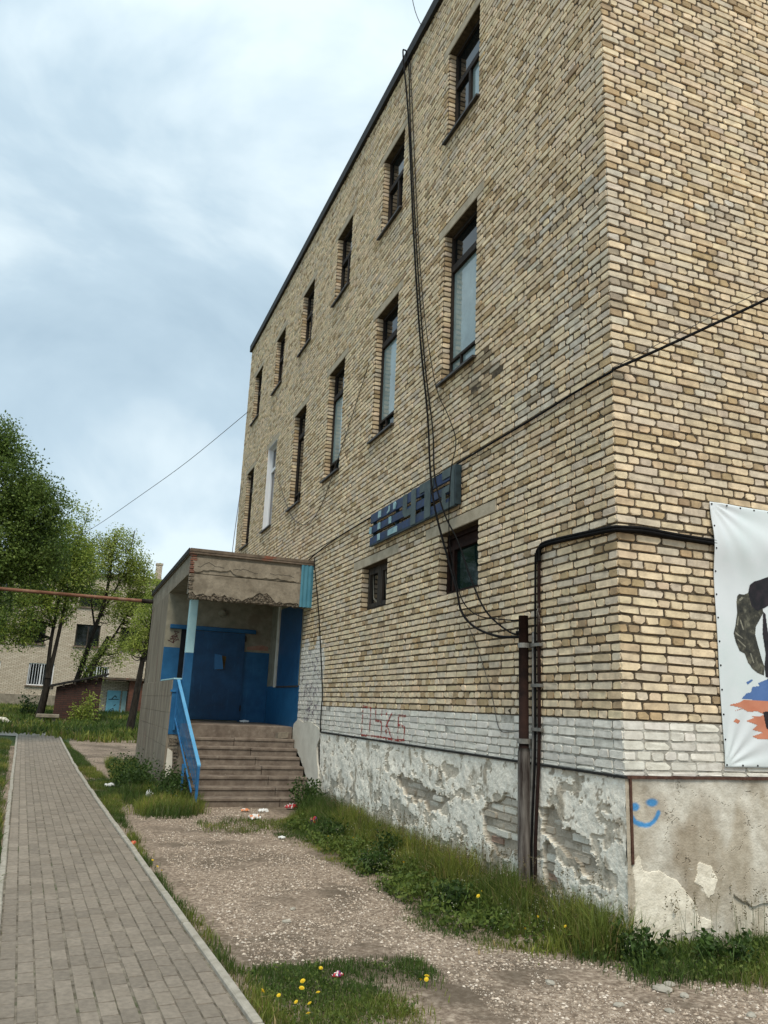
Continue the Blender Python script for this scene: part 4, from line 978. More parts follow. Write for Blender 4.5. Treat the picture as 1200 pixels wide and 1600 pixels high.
def printed(name, poly, mat, lift=.0015, res=.012):
    """flat print following the folds of the sheet"""
    P = np.array(poly); u = np.arange(P[:, 0].min(), P[:, 0].max() + res, res); z = np.arange(P[:, 1].min(), P[:, 1].max() + res, res)
    uu, zz = np.meshgrid(u, z); idx = np.arange(uu.size).reshape(uu.shape)
    Fq = np.stack([idx[:-1, :-1], idx[:-1, 1:], idx[1:, 1:], idx[1:, :-1]], -1).reshape(-1, 4)
    keep = inpoly(uu.ravel()[Fq].mean(1), zz.ravel()[Fq].mean(1), poly); Fq = Fq[keep]
    X = np.stack([uu, -(bn(uu, zz) + lift), zz], -1).reshape(-1, 3); us_, inv = np.unique(Fq, return_inverse=True)
    link(name, mesh_np(name, X[us_], inv.reshape(-1, 4), np.full(len(Fq), 4), mats=[mat], smooth=True), BN)
printed('print', [(1.218, 2.673), (1.231, 2.732), (1.252, 2.751), (1.315, 2.754), (1.362, 2.773), (1.414, 2.678), (1.518, 2.645), (1.522, 2.61), (1.469, 2.536), (1.426, 2.481), (1.412, 2.41), (1.434, 2.32), (1.474, 2.186), (1.494, 2.141), (1.48, 2.061), (1.404, 2.08), (1.347, 2.111), (1.3, 2.164), (1.27, 2.236), (1.215, 2.255), (1.178, 2.331), (1.163, 2.404), (1.19, 2.475), (1.218, 2.58)], m_camo, .0026, .004)
printed('print', [(1.362, 2.773), (1.384, 2.846), (1.433, 2.88), (1.496, 2.9), (1.552, 2.921), (1.612, 2.941), (1.707, 2.979), (1.95, 2.96), (1.95, 2.3), (1.70, 2.2), (1.67, 2.68), (1.586, 2.678), (1.534, 2.652), (1.458, 2.62), (1.39, 2.66)], m_darkprint, .0032, .004)
printed('print', [(1.52, 2.62), (1.545, 2.60), (1.56, 2.45), (1.60, 2.30), (1.62, 2.12), (1.58, 2.04), (1.50, 2.05), (1.495, 2.14), (1.52, 2.25), (1.50, 2.42)], m_darkprint, .0036, .004)
printed('print', [(1.56, 2.22), (1.66, 2.30), (2.2, 2.25), (2.2, 1.98), (1.7, 1.96), (1.52, 2.02)], m_camo, .0040, .006)
m_fold = M('camo_fold', (.15, .14, .10), (.30, .285, .22), 22, .5)
for P_ in ([(1.20, 2.48), (1.225, 2.56), (1.235, 2.555), (1.215, 2.47)], [(1.18, 2.42), (1.26, 2.37), (1.265, 2.36), (1.18, 2.40)], [(1.20, 2.36), (1.29, 2.30), (1.29, 2.285), (1.20, 2.345)], [(1.245, 2.70), (1.28, 2.73), (1.31, 2.725), (1.26, 2.69)], [(1.33, 2.24), (1.36, 2.16), (1.375, 2.16), (1.345, 2.245)], [(1.24, 2.52), (1.27, 2.44), (1.285, 2.44), (1.255, 2.53)]):
    printed('print', P_, m_fold, .0030, .004)
printed('print', [(1.20, 1.85), (1.26, 1.90), (1.31, 1.91), (1.33, 1.955), (1.42, 1.97), (1.40, 1.99), (1.55, 2.04), (2.1, 2.05), (2.1, 1.845), (1.5, 1.845)], m_blueprint, .0015, .006)
printed('print', [(1.07, 1.795), (1.18, 1.82), (1.22, 1.842), (2.1, 1.842), (2.1, 1.52), (1.36, 1.525), (1.30, 1.545), (1.42, 1.58), (1.30, 1.60), (1.36, 1.64), (1.24, 1.67), (1.33, 1.70), (1.29, 1.715), (1.40, 1.715), (1.45, 1.73), (1.36, 1.755), (1.27, 1.745), (1.21, 1.77), (1.11, 1.745), (1.20, 1.775)], m_orangeprint, .0019, .006)
printed('print', [(1.10, 1.66), (1.13, 1.685), (1.18, 1.67), (1.15, 1.645)], m_orangeprint, .0015, .005)
printed('print', [(1.26, 1.99), (1.33, 2.02), (1.34, 2.01), (1.28, 1.975)], m_blueprint, .0015, .005)
printed('print', [(1.43, 1.75), (1.6, 1.77), (1.6, 1.60), (1.46, 1.61)], m_darkprint, .0032, .006)
eye = MB(); eye.tube([(0, 0, 0), (0, -.004, 0)], .008, 8); eme = eye.mesh('eyelet', m_cable)
for i in range(12):
    for (u, z) in ((1.002, 1.31 + i * (2.23 / 11)), (1.002 + (i + 1) * .165, 1.308), (1.002 + (i + 1) * .165, 3.543)):
        o = link('eyelet', eme, BN); o.location = Vector((u, -float(bn(u, z)) - .0005, z)) - BN.location

# ================================================================== background buildings
FBD = thing('far_building', 'pale brick building half hidden behind the trees', 'building', (-6, 48, .7))
YF = 48.0; FF_ = lambda u, n, z: (u, YF - n, z)
fw_cols = [(-16.5 + 3.42 * i) for i in range(6)]; holes = []
fwin = []
for x in [-14.1, -10.7, -8.95 - .05, -6.0, -3.38, -.74]:
    pass
wx = [-16.1, -12.7, -9.2, -5.78, -3.32, -.74]
wcols = [-15.9, -12.5, -9.05, -5.75, -2.72, .2]
ROWS = [(2.10, 3.42), (4.60, 5.95), (7.05, 8.2)]
for ri, (z0, z1) in enumerate(ROWS):
    for x in ([-15.8, -12.3, -8.75, -5.75, -2.55] if ri == 0 else [-15.8, -12.3, -8.75, -6.5 + 0, -3.35, -.72] if ri == 1 else [-15.8, -12.3, -8.75, -6.4, -3.38, -.6]):
        holes.append((x - .72, x + .72, z0, z1, ri))
mb = wall_sheet(FF_, -24, .95, .3, 9.0, [h[:4] for h in holes], .1)
mb.add([(.95, YF, .3), (.95, YF + 12, .3), (.95, YF + 12, 9.0), (.95, YF, 9.0)], [(0, 1, 2, 3)]); mb.build('wall', m_farbrick, FBD)
mb = MB(); mb.box((-24.1, YF - .12, 9.0), (1.05, YF + 12, 9.2)); mb.build('roof', m_rustedge, FBD)
mb = MB(); mb.box((-24, YF - .06, .3), (.98, YF - .004, 1.55)); mb.build('plinth', m_conc, FBD)
mb = MB(); mb.box((.42, YF + 1, 9.2), (.80, YF + 1.4, 10.30)); mb.box((.38, YF + .96, 10.30), (.84, YF + 1.44, 10.42)); mb.build('chimney', m_farbrick, FBD)
for a, b, c, d, ri in holes:
    mb = MB(); t = .06
    for p in ((a, a + t, c, d), (b - t, b, c, d), (a + t, b - t, c, c + t), (a + t, b - t, d - t, d), ((a + b) / 2 - .04, (a + b) / 2 + .04, c + t, d - t)): mb.prism(R4(*p), FF_, -.16, -.09)
    wo = mb.build('window', m_white if ri == 0 else m_frame2, FBD)
    for p in ((a + t, (a + b) / 2 - .04), ((a + b) / 2 + .04, b - t)):
        mb = MB(); mb.prism(R4(p[0] - .004, p[1] + .004, c + t - .004, d - t + .004), FF_, -.135, -.125); mb.build('pane', m_glass, wo)
    mb = MB(); mb.box((a - .08, YF - .10, c - .09), (b + .08, YF + .1, c - .004)); mb.build('sill', m_rustedge, wo)
    if ri == 0:
        for i in range(9):
            x = a + .12 + i * (b - a - .24) / 8; mb = MB(); mb.tube([(x, YF + .03, c + .02), (x, YF + .03, d - .02)], .014, 4); mb.build('bar', m_white, wo)

SH = thing('brick_shed', 'small red brick shed with a slanting dark roof', 'shed', (-3.6, 31, .5))
mb = MB()
def shed_box(mb, x0, x1, y0, y1, zb, zl, zr):
    V_ = [(x0, y0, zb), (x1, y0, zb), (x1, y1, zb), (x0, y1, zb), (x0, y0, zl), (x1, y0, zr), (x1, y1, zr), (x0, y1, zl)]
    mb.add(V_, [(0, 3, 2, 1), (4, 5, 6, 7), (0, 1, 5, 4), (1, 2, 6, 5), (2, 3, 7, 6), (3, 0, 4, 7)])
shed_box(mb, -4.56, -2.80, 31, 33.2, .2, 1.95, 2.42); mb.build('wall', m_redbrick, SH)
mb = MB(); mb.obox((-4.85, 30.75, 1.93), (2.3, 0, .60), (0, 2.7, 0), (-.015, 0, .07)); mb.build('roof', m_black, SH)
r5 = random.Random(8)
for i in range(5):
    x = -4.75 + i * .42; mb = MB(); mb.box((x, 30.76, 1.955 + (x + 4.85) * .26 - .14), (x + .08, 30.80, 1.93 + (x + 4.85) * .26 - .01)); mb.build('rafter_end', m_frame2, SH)
OB = thing('outbuilding', 'low brick outbuilding with a bright blue metal door', 'outbuilding', (-.8, 40, .6))
mb = MB(); mb.box((-2.85, 40.6, .3), (-1.05, 43, 2.45)); mb.build('wall', m_farbrick, OB)
mb = MB(); mb.box((-1.05, 40, .3), (1.5, 43, 2.5)); mb.build('wing', m_redbrick2, OB)
mb = MB(); mb.box((-3.0, 39.7, 2.50), (1.7, 43.2, 2.62)); mb.build('roof', m_rustedge, OB)
mb = MB(); mb.box((-2.10, 40.55, .5), (-1.42, 40.595, 1.95)); dr = mb.build('door', M('sky_blue_paint', (.17, .44, .58), (.24, .53, .66), 5, .5), OB)
mb = MB(); mb.box((-1.33, 40.53, .5), (-1.10, 40.595, 1.95)); mb.build('door', m_lightblue, OB)
FD = lambda u, n, z: (u, 40.55 - n, z)
graffiti('graffiti', [[(-2.0, 1.48), (-1.5, 1.5)], [(-1.85, 1.5), (-1.7, 1.68), (-1.6, 1.6)], [(-1.7, 1.15), (-1.62, 1.22)], [(-1.85, .95), (-1.72, 1.02), (-1.7, .9), (-1.83, .9)], [(-1.8, .75), (-1.66, .8)]], .04, FD, .001, m_darkprint, parent=dr)
SB = MB(); SB.box((-5.15, 29.6, .72), (-4.30, 30.0, .86), bev=.02); SB.obox((-5.0, 29.7, .25), (.15, 0, 0), (0, .25, 0), (0, 0, .47)); SB.obox((-4.55, 29.7, .25), (.15, 0, 0), (0, .25, 0), (0, 0, .47))
tag(SB.build('concrete_bench', m_conc), 'low concrete slab bench at the foot of the dark forked tree', 'bench')
mb = MB(); mb.tube([(-6.9, 29, .55), (-6.6, 29.05, .62), (-6.2, 29, .60), (-6.0, 29.0, .52)], [.05, .12, .11, .04], 7)
tag(mb.build('stone', m_whiteplaster, None, False), 'pale stone lying in the grass beyond the path bend', 'stone')

# ================================================================== trees
def leaves_mesh(C, size, tone, r, droop=.3):
    n = len(C); a = r.normal(0, 1, (n, 3)); a[:, 2] -= droop; a /= np.linalg.norm(a, axis=1, keepdims=True)
    b = np.cross(a, r.normal(0, 1, (n, 3))); b /= np.linalg.norm(b, axis=1, keepdims=True); c = np.cross(a, b)
    s = (size * r.uniform(.6, 1.3, n))[:, None]
    V_ = np.stack([C, C + a * s * .5 + b * s * .28 + c * s * .06, C + a * s, C + a * s * .5 - b * s * .28 + c * s * .06], 1)
    base = np.arange(n)[:, None] * 4
    Lp = (base + np.array([[0, 1, 2, 3]])); return V_.reshape(-1, 3), Lp, np.full(n, 4), np.repeat(tone, 4, 0)
def tree(name, label, base, stems, blobs, leaf, pal, seed, nclus, per, csd, twig=.012, nb=40):
    r = np.random.default_rng(seed); T_ = thing(name, label, 'tree', base)
    tips = []
    for pts, r0, r1 in stems:
        P = spline(pts, 4); k = len(P); mb = MB(); mb.tube(P, [r0 + (r1 - r0) * i / (k - 1) for i in range(k)], 8); mb.build('trunk', m_bark, T_, True); tips += P[k // 3:]
    tips = np.array([tuple(p) for p in tips]); mb = MB(); cl = []
    wts = np.array([b[2] for b in blobs], float); wts /= wts.sum()
    for i in range(nclus):
        c, rad, _ = blobs[r.choice(len(blobs), p=wts)]
        d = r.normal(0, 1, 3); d /= np.linalg.norm(d); q = np.array(c) + d * np.array(rad) * r.uniform(.25, 1) ** .5
        cl.append(q)
    cl = np.array(cl)
    for i in range(min(nb, nclus)):
        q = cl[i]; dd_ = np.linalg.norm(tips - q, axis=1) + .8 * np.maximum(tips[:, 2] - q[2] + .3, 0); s_ = tips[dd_.argmin()]
        mid = (s_ + q) / 2 + r.normal(0, .12, 3) + np.array([0, 0, -.1]); mb.tube(spline([s_, mid, q], 3), [twig * 2.6, twig * 2, twig * 1.7, twig * 1.4, twig * 1.1, twig * .8, twig * .5], 4, cap=False)
    mb.build('branches', m_bark, T_, True)
    n_ = nclus * per; C = np.repeat(cl, per, 0) + np.clip(r.normal(0, 1, (n_, 3)), -1.5, 1.5) * np.repeat(r.uniform(.5, 1.3, (nclus, 1)), per, 0) * csd
    pal = np.array(pal); ct = pal[r.choice(len(pal), nclus)]; tone = np.repeat(ct, per, 0) * r.uniform(.75, 1.25, (n_, 1))
    V_, Lp, S_, t_ = leaves_mesh(C, leaf, tone, r)
    link('crown', mesh_np('crown', V_, Lp, S_, t_, [m_leaf]), T_); return T_
DG = [(.10, .155, .03), (.14, .205, .042), (.18, .245, .055), (.075, .12, .025)]
LG = [(.27, .335, .055), (.32, .375, .07), (.21, .275, .045), (.35, .385, .10)]
YG = [(.31, .36, .07), (.26, .32, .06), (.35, .38, .11), (.20, .26, .05)]
tree('broad_tree', 'large dense dark green tree at the left edge', (-7.6, 20, .2),
     [([(-7.6, 20, -.1), (-7.5, 20, 2.5), (-7.3, 19.9, 5), (-7.0, 20, 8.5)], .20, .05), ([(-7.5, 20, 2.5), (-6.7, 20.2, 4.4), (-5.9, 20.1, 6.2)], .10, .03), ([(-7.4, 20, 3), (-8.4, 20.3, 5), (-9, 20, 7)], .10, .03)],
     [((-6.9, 20, 7.75), (1.25, 1.3, 1.4), 3), ((-5.65, 20, 7.0), (.75, 1.0, .9), 1.6), ((-6.6, 20, 5.7), (1.35, 1.3, 1.3), 3), ((-7.2, 20, 3.9), (1.2, 1.2, 1.2), 1.8), ((-8.8, 20, 6.5), (1.6, 1.5, 2.2), 3), ((-5.35, 20, 5.6), (.7, .9, .8), 1.1), ((-7.0, 19.8, 8.9), (.45, .6, .6), .7)],
       .088, DG, 3, 900, 95, .24, nb=150)
tree('forked_tree', 'forked dark trunk with bright green leaves in front of the far building', (-5.1, 32.4, .5),
     [([(-5.15, 32.4, .2), (-5.0, 32.4, 1.6), (-4.98, 32.4, 2.3)], .17, .14), ([(-5.0, 32.4, 2.2), (-5.05, 32.4, 4), (-4.95, 32.4, 6.5), (-5.3, 32.3, 9)], .10, .03), ([(-4.95, 32.4, 2.2), (-4.78, 32.4, 4.2), (-4.6, 32.4, 6.5), (-4.4, 32.5, 8.6)], .10, .03), ([(-5.0, 32.4, 4.5), (-5.9, 32.3, 6.2), (-6.3, 32.3, 7.5)], .05, .02)],
     [((-5.2, 32.4, 7.9), (1.25, 1.2, 1.5), 3), ((-4.3, 32.4, 7.1), (1.0, 1.1, 1.3), 2.2), ((-6.4, 32.3, 6.6), (1.0, 1.0, 1.4), 1.6), ((-6.6, 32, 4.7), (1.2, 1, 1.2), 2.2), ((-5.0, 32.4, 5.6), (.9, .9, 1.0), 1.0), ((-4.75, 32.5, 9.6), (.7, .7, .6), .25)],
       .105, LG + DG[:2], 4, 680, 58, .25, nb=120)
tree('leaning_tree', 'sparse yellow green tree with leaning trunks behind the red shed', (-4.0, 34.6, .5),
     [([(-4.15, 34.6, .3), (-3.75, 34.6, 2.4), (-3.3, 34.6, 4.6), (-2.95, 34.6, 6.4), (-2.9, 34.6, 9.3)], .16, .04), ([(-3.5, 34.6, .4), (-3.2, 34.6, 2.6), (-2.3, 34.7, 4.6), (-1.6, 34.7, 6.2), (-1.3, 34.7, 7.6)], .08, .025), ([(-3.1, 34.6, 5.4), (-2.3, 34.6, 7.4), (-2.0, 34.6, 9.6)], .06, .02), ([(-3.3, 34.6, 4.8), (-3.8, 34.6, 7), (-3.9, 34.6, 9.0)], .05, .02)],
     [((-2.5, 34.6, 8.3), (1.05, 1.0, 1.3), 3), ((-1.55, 34.7, 7.2), (.75, .8, 1.0), 2), ((-3.6, 34.6, 8.0), (.7, .7, 1.1), .8), ((-2.7, 34.6, 6.0), (1.0, .9, .8), 1.0), ((-1.6, 34.7, 5.5), (.9, .8, .9), 1.2), ((-3.2, 34.6, 3.2), (.8, .6, .9), .6), ((-2.2, 34.6, 3.8), (.9, .6, .7), .6)],
     .10, YG, 5, 520, 38, .24, nb=220)
tree('dark_tree', 'straight dark trunk with thin green twigs close to the porch wall', (-1.7, 27, .3),
     [([(-1.78, 27, .1), (-1.66, 27, 1.6), (-1.56, 27, 3.1), (-1.3, 27, 5.2)], .17, .05), ([(-1.5, 27, 3.0), (-1.25, 27, 4.4), (-1.5, 27, 5.8)], .06, .02)],
     [((-1.5, 27, 4.6), (.55, .6, .9), 2), ((-1.75, 27, 3.7), (.5, .5, .5), 1), ((-1.2, 27, 5.6), (.5, .6, .6), 1)],
     .085, LG + YG[:2], 6, 110, 46, .17, nb=50)
# leaning plank against the wall behind the shed
mb = MB(); mb.obox((-4.55, 36, .3), (.22, 0, 0), (0, .06, 0), (1.9, .0, 4.2)); tag(mb.build('plank', m_frame2), 'long weathered plank leaning behind the red brick shed', 'plank')
# shoots growing in front of the shed
def bush(name, label, base, rx, ry, h, n, leaf, pal, seed, stems=14):
    r = np.random.default_rng(seed); T_ = thing(name, label, 'bush', base); mb = MB(); C = []
    for i in range(stems):
        a = r.uniform(0, 6.28); q = np.array(base) + np.array([math.cos(a) * rx * r.random(), math.sin(a) * ry * r.random(), h * r.uniform(.5, 1)])
        p0 = np.array(base) + np.array([math.cos(a) * rx * .25, math.sin(a) * ry * .25, -.03])
        P = spline([p0, (p0 + q) / 2 + r.normal(0, .04, 3), q], 3); mb.tube(P, [.008, .007, .006, .005, .004, .003, .002], 4, cap=False); C += [np.array(tuple(p)) for p in P[1:]]
    mb.build('stems', m_stem, T_); C = np.array(C)
    cc = C[r.integers(0, len(C), n)] + r.normal(0, 1, (n, 3)) * np.array([rx, ry, h]) * .13
    pal = np.array(pal); t = pal[r.choice(len(pal), n)] * r.uniform(.75, 1.25, (n, 1))
    V_, Lp, S_, t_ = leaves_mesh(cc, leaf, t, r, 0.0); link('foliage', mesh_np('foliage', V_, Lp, S_, t_, [m_leaf]), T_)
GB = [(.045, .085, .018), (.06, .105, .022), (.035, .065, .015)]
bush('shrub', 'small shrub sprouting in front of the red shed wall', (-3.7, 30.6, .45), .5, .3, 1.0, 500, .10, LG, 11)
bush('weed_clump', 'leafy weed clump against the outer porch wall by the path', (-2.85, 10.6, .0), .45, .8, .55, 2600, .055, GB, 12, 40)
bush('weed_clump', 'leafy weed clump at the foot of the blue stair railing', (-2.35, 8.9, .0), .35, .75, .48, 2400, .05, GB, 13, 40)
bush('weed_clump', 'tall weeds where the stairs meet the white plinth', (-.35, 7.65, .0), .28, .5, .45, 1300, .05, GB, 14, 30)
for i_, (x_, y_, h_, lb_) in enumerate(((-.75, 4.9, .22, 'low dark weed clump in the grass before the white plinth'), (-.95, 2.9, .20, 'broad weed at the outer edge of the wall grass'), (-.5, 3.6, .26, 'leafy weed in the middle of the wall grass'), (-.85, 1.3, .20, 'low weed clump in the grass near the brown pipe'), (.35, -.55, .20, 'bushy dark weed in front of the white paint patch'), (-.2, -.35, .2, 'weed clump right at the building corner'))):
    bush('weed_clump', lb_, (x_, y_, 0), .22, .22, h_, 700, .045, GB, 30 + i_, 16)
bush('shrub', 'shrub overgrowing the right side of the red shed', (-3.1, 30.5, .45), .45, .3, 1.3, 600, .11, LG, 41)
bush('weed_clump', 'leafy green weeds growing by the far building wall', (-5.6, 33.8, .5), .6, .4, 1.0, 600, .12, GB, 15, 20)

# ================================================================== grass, gravel, flowers
def blades(P, h, wd, tone, r, lean=.35):
    n = len(P); a = r.uniform(0, 2 * math.pi, n); ln = r.normal(0, lean, n) ; b = r.uniform(0, 2 * math.pi, n)
    ux, uy = np.cos(a), np.sin(a); dx, dy = np.cos(b) * ln * h, np.sin(b) * ln * h
    z0 = np.zeros(n); Wd = wd[:, None] * np.stack([ux, uy, z0], -1) / 2
    mid = P + np.stack([dx * .35, dy * .35, h * .55], -1); tip = P + np.stack([dx, dy, h * (1 - .25 * np.minimum(np.abs(ln), 1))], -1)
    V_ = np.stack([P - Wd, P + Wd, mid + Wd * .8, mid - Wd * .8, tip], 1).reshape(-1, 3)
    base = np.arange(n)[:, None] * 5
    Lp = (base + np.array([[0, 1, 2, 3, 3, 2, 4]])).ravel(); S_ = np.tile([4, 3], n)
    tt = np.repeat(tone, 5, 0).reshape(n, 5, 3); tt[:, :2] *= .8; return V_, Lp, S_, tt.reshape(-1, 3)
GP = np.array([(.082, .122, .022), (.105, .15, .027), (.058, .092, .017), (.135, .17, .036), (.155, .175, .048), (.22, .185, .085)])
GW = [.27, .26, .17, .15, .08, .07]
def grass(name, poly, dens, hmin, hmax, wd, label, seed, edge=.25, hfn=None, straw=1.0, holes=None):
    r = np.random.default_rng(seed); P = np.array(poly); x0, y0 = P.min(0); x1, y1 = P.max(0); n = int((x1 - x0) * (y1 - y0) * dens)
    x = r.uniform(x0, x1, n); y = r.uniform(y0, y1, n)
    jx = (fbm(x * 2.2, y * 2.2, seed, 4) - .5) * edge * 3; jy = (fbm(x * 2.2 + 9, y * 2.2, seed + 5, 4) - .5) * edge * 3
    sj = np.abs(r.normal(0, edge * .9, n)); sa = r.uniform(0, 6.28, n); k = inpoly(x + jx + sj * np.cos(sa), y + jy + sj * np.sin(sa), poly); dn = fbm(x * 3, y * 3, seed + 9, 4); k &= r.random(n) < np.clip((dn - .25) * 3.2, .12, 1)
    if holes is not None: k &= ~holes(x, y)
    k &= ~((x > -.02) & (y > -.02)); x, y, dn = x[k], y[k], dn[k]; n = len(x)
    h = r.uniform(hmin, hmax, n) * (.55 + .9 * dn)
    if hfn is not None: h = h * hfn(x, y)
    t = GP[r.choice(6, n, p=GW)] * r.uniform(.8, 1.2, (n, 1)) * (.75 + .5 * dn[:, None])
    big = fbm(x * .9 + 4, y * .9, seed + 21, 3)[:, None]; t = t * (1 + np.clip((big - .5) * 4, -.35, .9) * np.array([[1.0, .62, .5]]))
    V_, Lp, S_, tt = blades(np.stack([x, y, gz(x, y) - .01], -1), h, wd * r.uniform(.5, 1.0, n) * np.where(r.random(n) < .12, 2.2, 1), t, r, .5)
    o = link(name, mesh_np(name, V_, Lp, S_, tt, [m_grass]), None); tag(o, label, 'grass', None, 'stuff'); return o
def stalks(poly, n, hmin, hmax, label, seed):
    r = np.random.default_rng(seed); P = np.array(poly); x0, y0 = P.min(0); x1, y1 = P.max(0); x = r.uniform(x0, x1, n * 4); y = r.uniform(y0, y1, n * 4)
    k = inpoly(x, y, poly) & (fbm(x * 2, y * 2, seed, 3) > .45); x, y = x[k][:n], y[k][:n]; n = len(x); h = r.uniform(hmin, hmax, n); B = np.stack([x, y, gz(x, y)], -1)
    V1, L1, S1, t1 = blades(B, h, np.full(n, .0035), np.tile([[.12, .13, .05]], (n, 1)) * r.uniform(.7, 1.2, (n, 1)), r, .10)
    tips = V1.reshape(n, 5, 3)[:, 4]; H = np.repeat(tips, 10, 0) - np.array([0, 0, 1.]) * (r.random(n * 10) * .09)[:, None] + r.normal(0, .004, (n * 10, 3))
    V2, L2, S2, t2 = leaves_mesh(H, .016, np.tile([[.16, .13, .07]], (n * 10, 1)), r, -.6)
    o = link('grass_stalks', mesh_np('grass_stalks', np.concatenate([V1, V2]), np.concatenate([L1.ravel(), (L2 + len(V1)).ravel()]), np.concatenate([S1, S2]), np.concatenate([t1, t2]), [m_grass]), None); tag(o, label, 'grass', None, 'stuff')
stalks([(-.06, 7.2), (-.42, 6.6), (-.50, 4), (-.55, 1.5), (-.5, .1), (-.06, .1)], 420, .28, .52, 'thin seeding grass stalks against the flaking plinth', 141)
stalks([(.05, -.05), (.05, -.30), (1.6, -.35), (1.6, -.05)], 60, .22, .45, 'thin seeding grass stalks in front of the white paint patch', 142)
def tinyflowers(poly, n, label, seed):
    r = np.random.default_rng(seed); P = np.array(poly); x0, y0 = P.min(0); x1, y1 = P.max(0); x = r.uniform(x0, x1, n * 4); y = r.uniform(y0, y1, n * 4)
    k = inpoly(x, y, poly) & (fbm(x * 2.5, y * 2.5, seed, 3) > .5); x, y = x[k][:n], y[k][:n]; n = len(x)
    V_, Lp, S_, tt = leaves_mesh(np.stack([x, y, gz(x, y) + r.uniform(.05, .20, n)], -1), .011, np.tile([[.62, .60, .42]], (n, 1)) * r.uniform(.6, 1.1, (n, 1)), r, 0.0)
    tag(link('tiny_flowers', mesh_np('tiny_flowers', V_, Lp, S_, tt, [m_grass]), None), label, 'flowers', None, 'stuff')
tinyflowers([(-.3, 5.5), (-1.1, 5), (-1.1, 1.0), (-.7, .0), (-.2, .2)], 900, 'tiny pale flowers sprinkled in the grass along the wall', 143)
tinyflowers([(-.4, -.1), (-.4, -.6), (.6, -.9), (1.8, -.9), (1.8, -.1)], 260, 'tiny pale flowers in the grass by the corner', 144)
offpath = lambda x, y: (x < PX(y) + .01) & (x > PX(y) - PWID - .02)
wallside = lambda x, y: .26 + 1.9 * np.exp(-((np.minimum(np.abs(x + .25), 3)) / .40) ** 2)
grass('grass', [(-.02, 8.0), (-.5, 7.3), (-1.15, 6.3), (-1.45, 5.4), (-1.2, 4.6), (-1.2, 3.6), (-1.15, 2.4), (-1.25, 1.5), (-1.3, .65), (-1.1, .15), (-.6, -.15), (-.02, -.25), (-.0, 3)], 7000, .06, .19, .0065, 'long dark grass growing along the plinth of the long wall', 101, .12, wallside)
grass('grass', [(-.55, -.02), (-.62, -.5), (-.3, -.75), (.15, -1.0), (.8, -1.1), (2.2, -1.0), (5.2, -.9), (5.2, -.02)], 7500, .045, .14, .0065, 'grass tuft at the foot of the building corner', 102, .10)
grass('grass', [(-2.85, .12), (-2.4, .22), (-2.0, .22), (-1.72, .05), (-1.68, -.2), (-1.9, -.6), (-2.2, -1.0), (-2.6, -1.4), (-2.92, -1.3)], 13000, .022, .07, .0055, 'short green grass patch beside the near kerb', 103, .10)
grass('grass', [(-2.93, -1.2), (-2.80, -.9), (-2.93, .4), (-3.03, 1.6), (-3.10, 3.2), (-3.18, 5.5), (-3.2, 7.5), (-3.05, 9.5), (-3.0, 11), (-3.3, 14), (-3.6, 18), (-4.1, 23), (-4.12, 22.5), (-3.57, 12), (-3.2, 4), (-3.02, 0)], 6500, .03, .10, .0065, 'strip of grass along the right kerb of the path', 104, .05, holes=offpath)
grass('grass', [(-2.9, 6.8), (-2.3, 6.9), (-1.95, 7.5), (-1.9, 8.1), (-2.2, 9.9), (-2.4, 11.5), (-2.4, 16), (-3.0, 16), (-3.1, 9.5)], 4200, .08, .26, .009, 'weedy grass around the foot of the porch', 105, .10, holes=offpath)
grass('grass', [(-2.0, 6.6), (-1.2, 6.9), (-.5, 6.6), (-.7, 5.6), (-1.6, 5.4), (-2.3, 5.9)], 2300, .03, .09, .007, 'thin trampled grass in front of the stairs', 106, .2)
grass('grass', [(-4.45, 2.6), (-4.9, 9), (-5.55, 22), (-7.2, 23), (-6.8, 12), (-5.6, 3), (-4.9, 1.0)], 2300, .05, .16, .010, 'grass on the left side of the path', 107, .05, holes=offpath)
grass('grass', [(-4.36, -.6), (-4.44, 1.2), (-4.62, 5), (-4.8, 5), (-4.75, -.6)], 4200, .03, .12, .007, 'grass tufts against the left kerb', 110, .05, holes=lambda x, y: x > PX(y) - PWID + .03)
grass('grass', [(-14, 25.6), (-5.0, 24.6), (-4.3, 23.3), (-3.5, 22.3), (-2.2, 22.2), (2, 22.5), (2, 47), (-14, 47)], 190, .12, .34, .05, 'lawn of tall grass in front of the far building', 108, .3, holes=lambda x, y: ((x > -4.6) & (x < -2.8) & (y > 31) & (y < 33.2)) | ((x > -2.9) & (y > 40)))
# joints of the path with moss tufts
r = np.random.default_rng(109); n_ = 1700; s_ = r.uniform(4.4, 22, n_) ** 1.0; c_ = r.choice(NC + 1, n_, p=np.array([2, 1.2, .5, .6, .8, 1.6, 1.8, 2.4, 3, 1.2, 3.6, 3.2, 3]) [::-1] / np.array([2, 1.2, .5, .6, .8, 1.6, 1.8, 2.4, 3, 1.2, 3.6, 3.2, 3]).sum())
s_ = s_ + 0; kk = fbm(s_ * 1.1, c_ * 5.3, 88, 3) > .56; s_, c_ = s_[kk], c_[kk]
pp_ = np.array([ppt(a, KW + .012 + b * CW + r.normal(0, .0018), .03) for a, b in zip(s_, c_)]); m2 = len(pp_)
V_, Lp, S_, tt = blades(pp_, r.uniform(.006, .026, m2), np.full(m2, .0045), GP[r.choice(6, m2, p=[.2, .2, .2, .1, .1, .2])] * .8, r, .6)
tag(link('moss', mesh_np('moss', V_, Lp, S_, tt, [m_grass]), None), 'moss and grass tufts in the joints of the paving', 'moss', None, 'stuff')
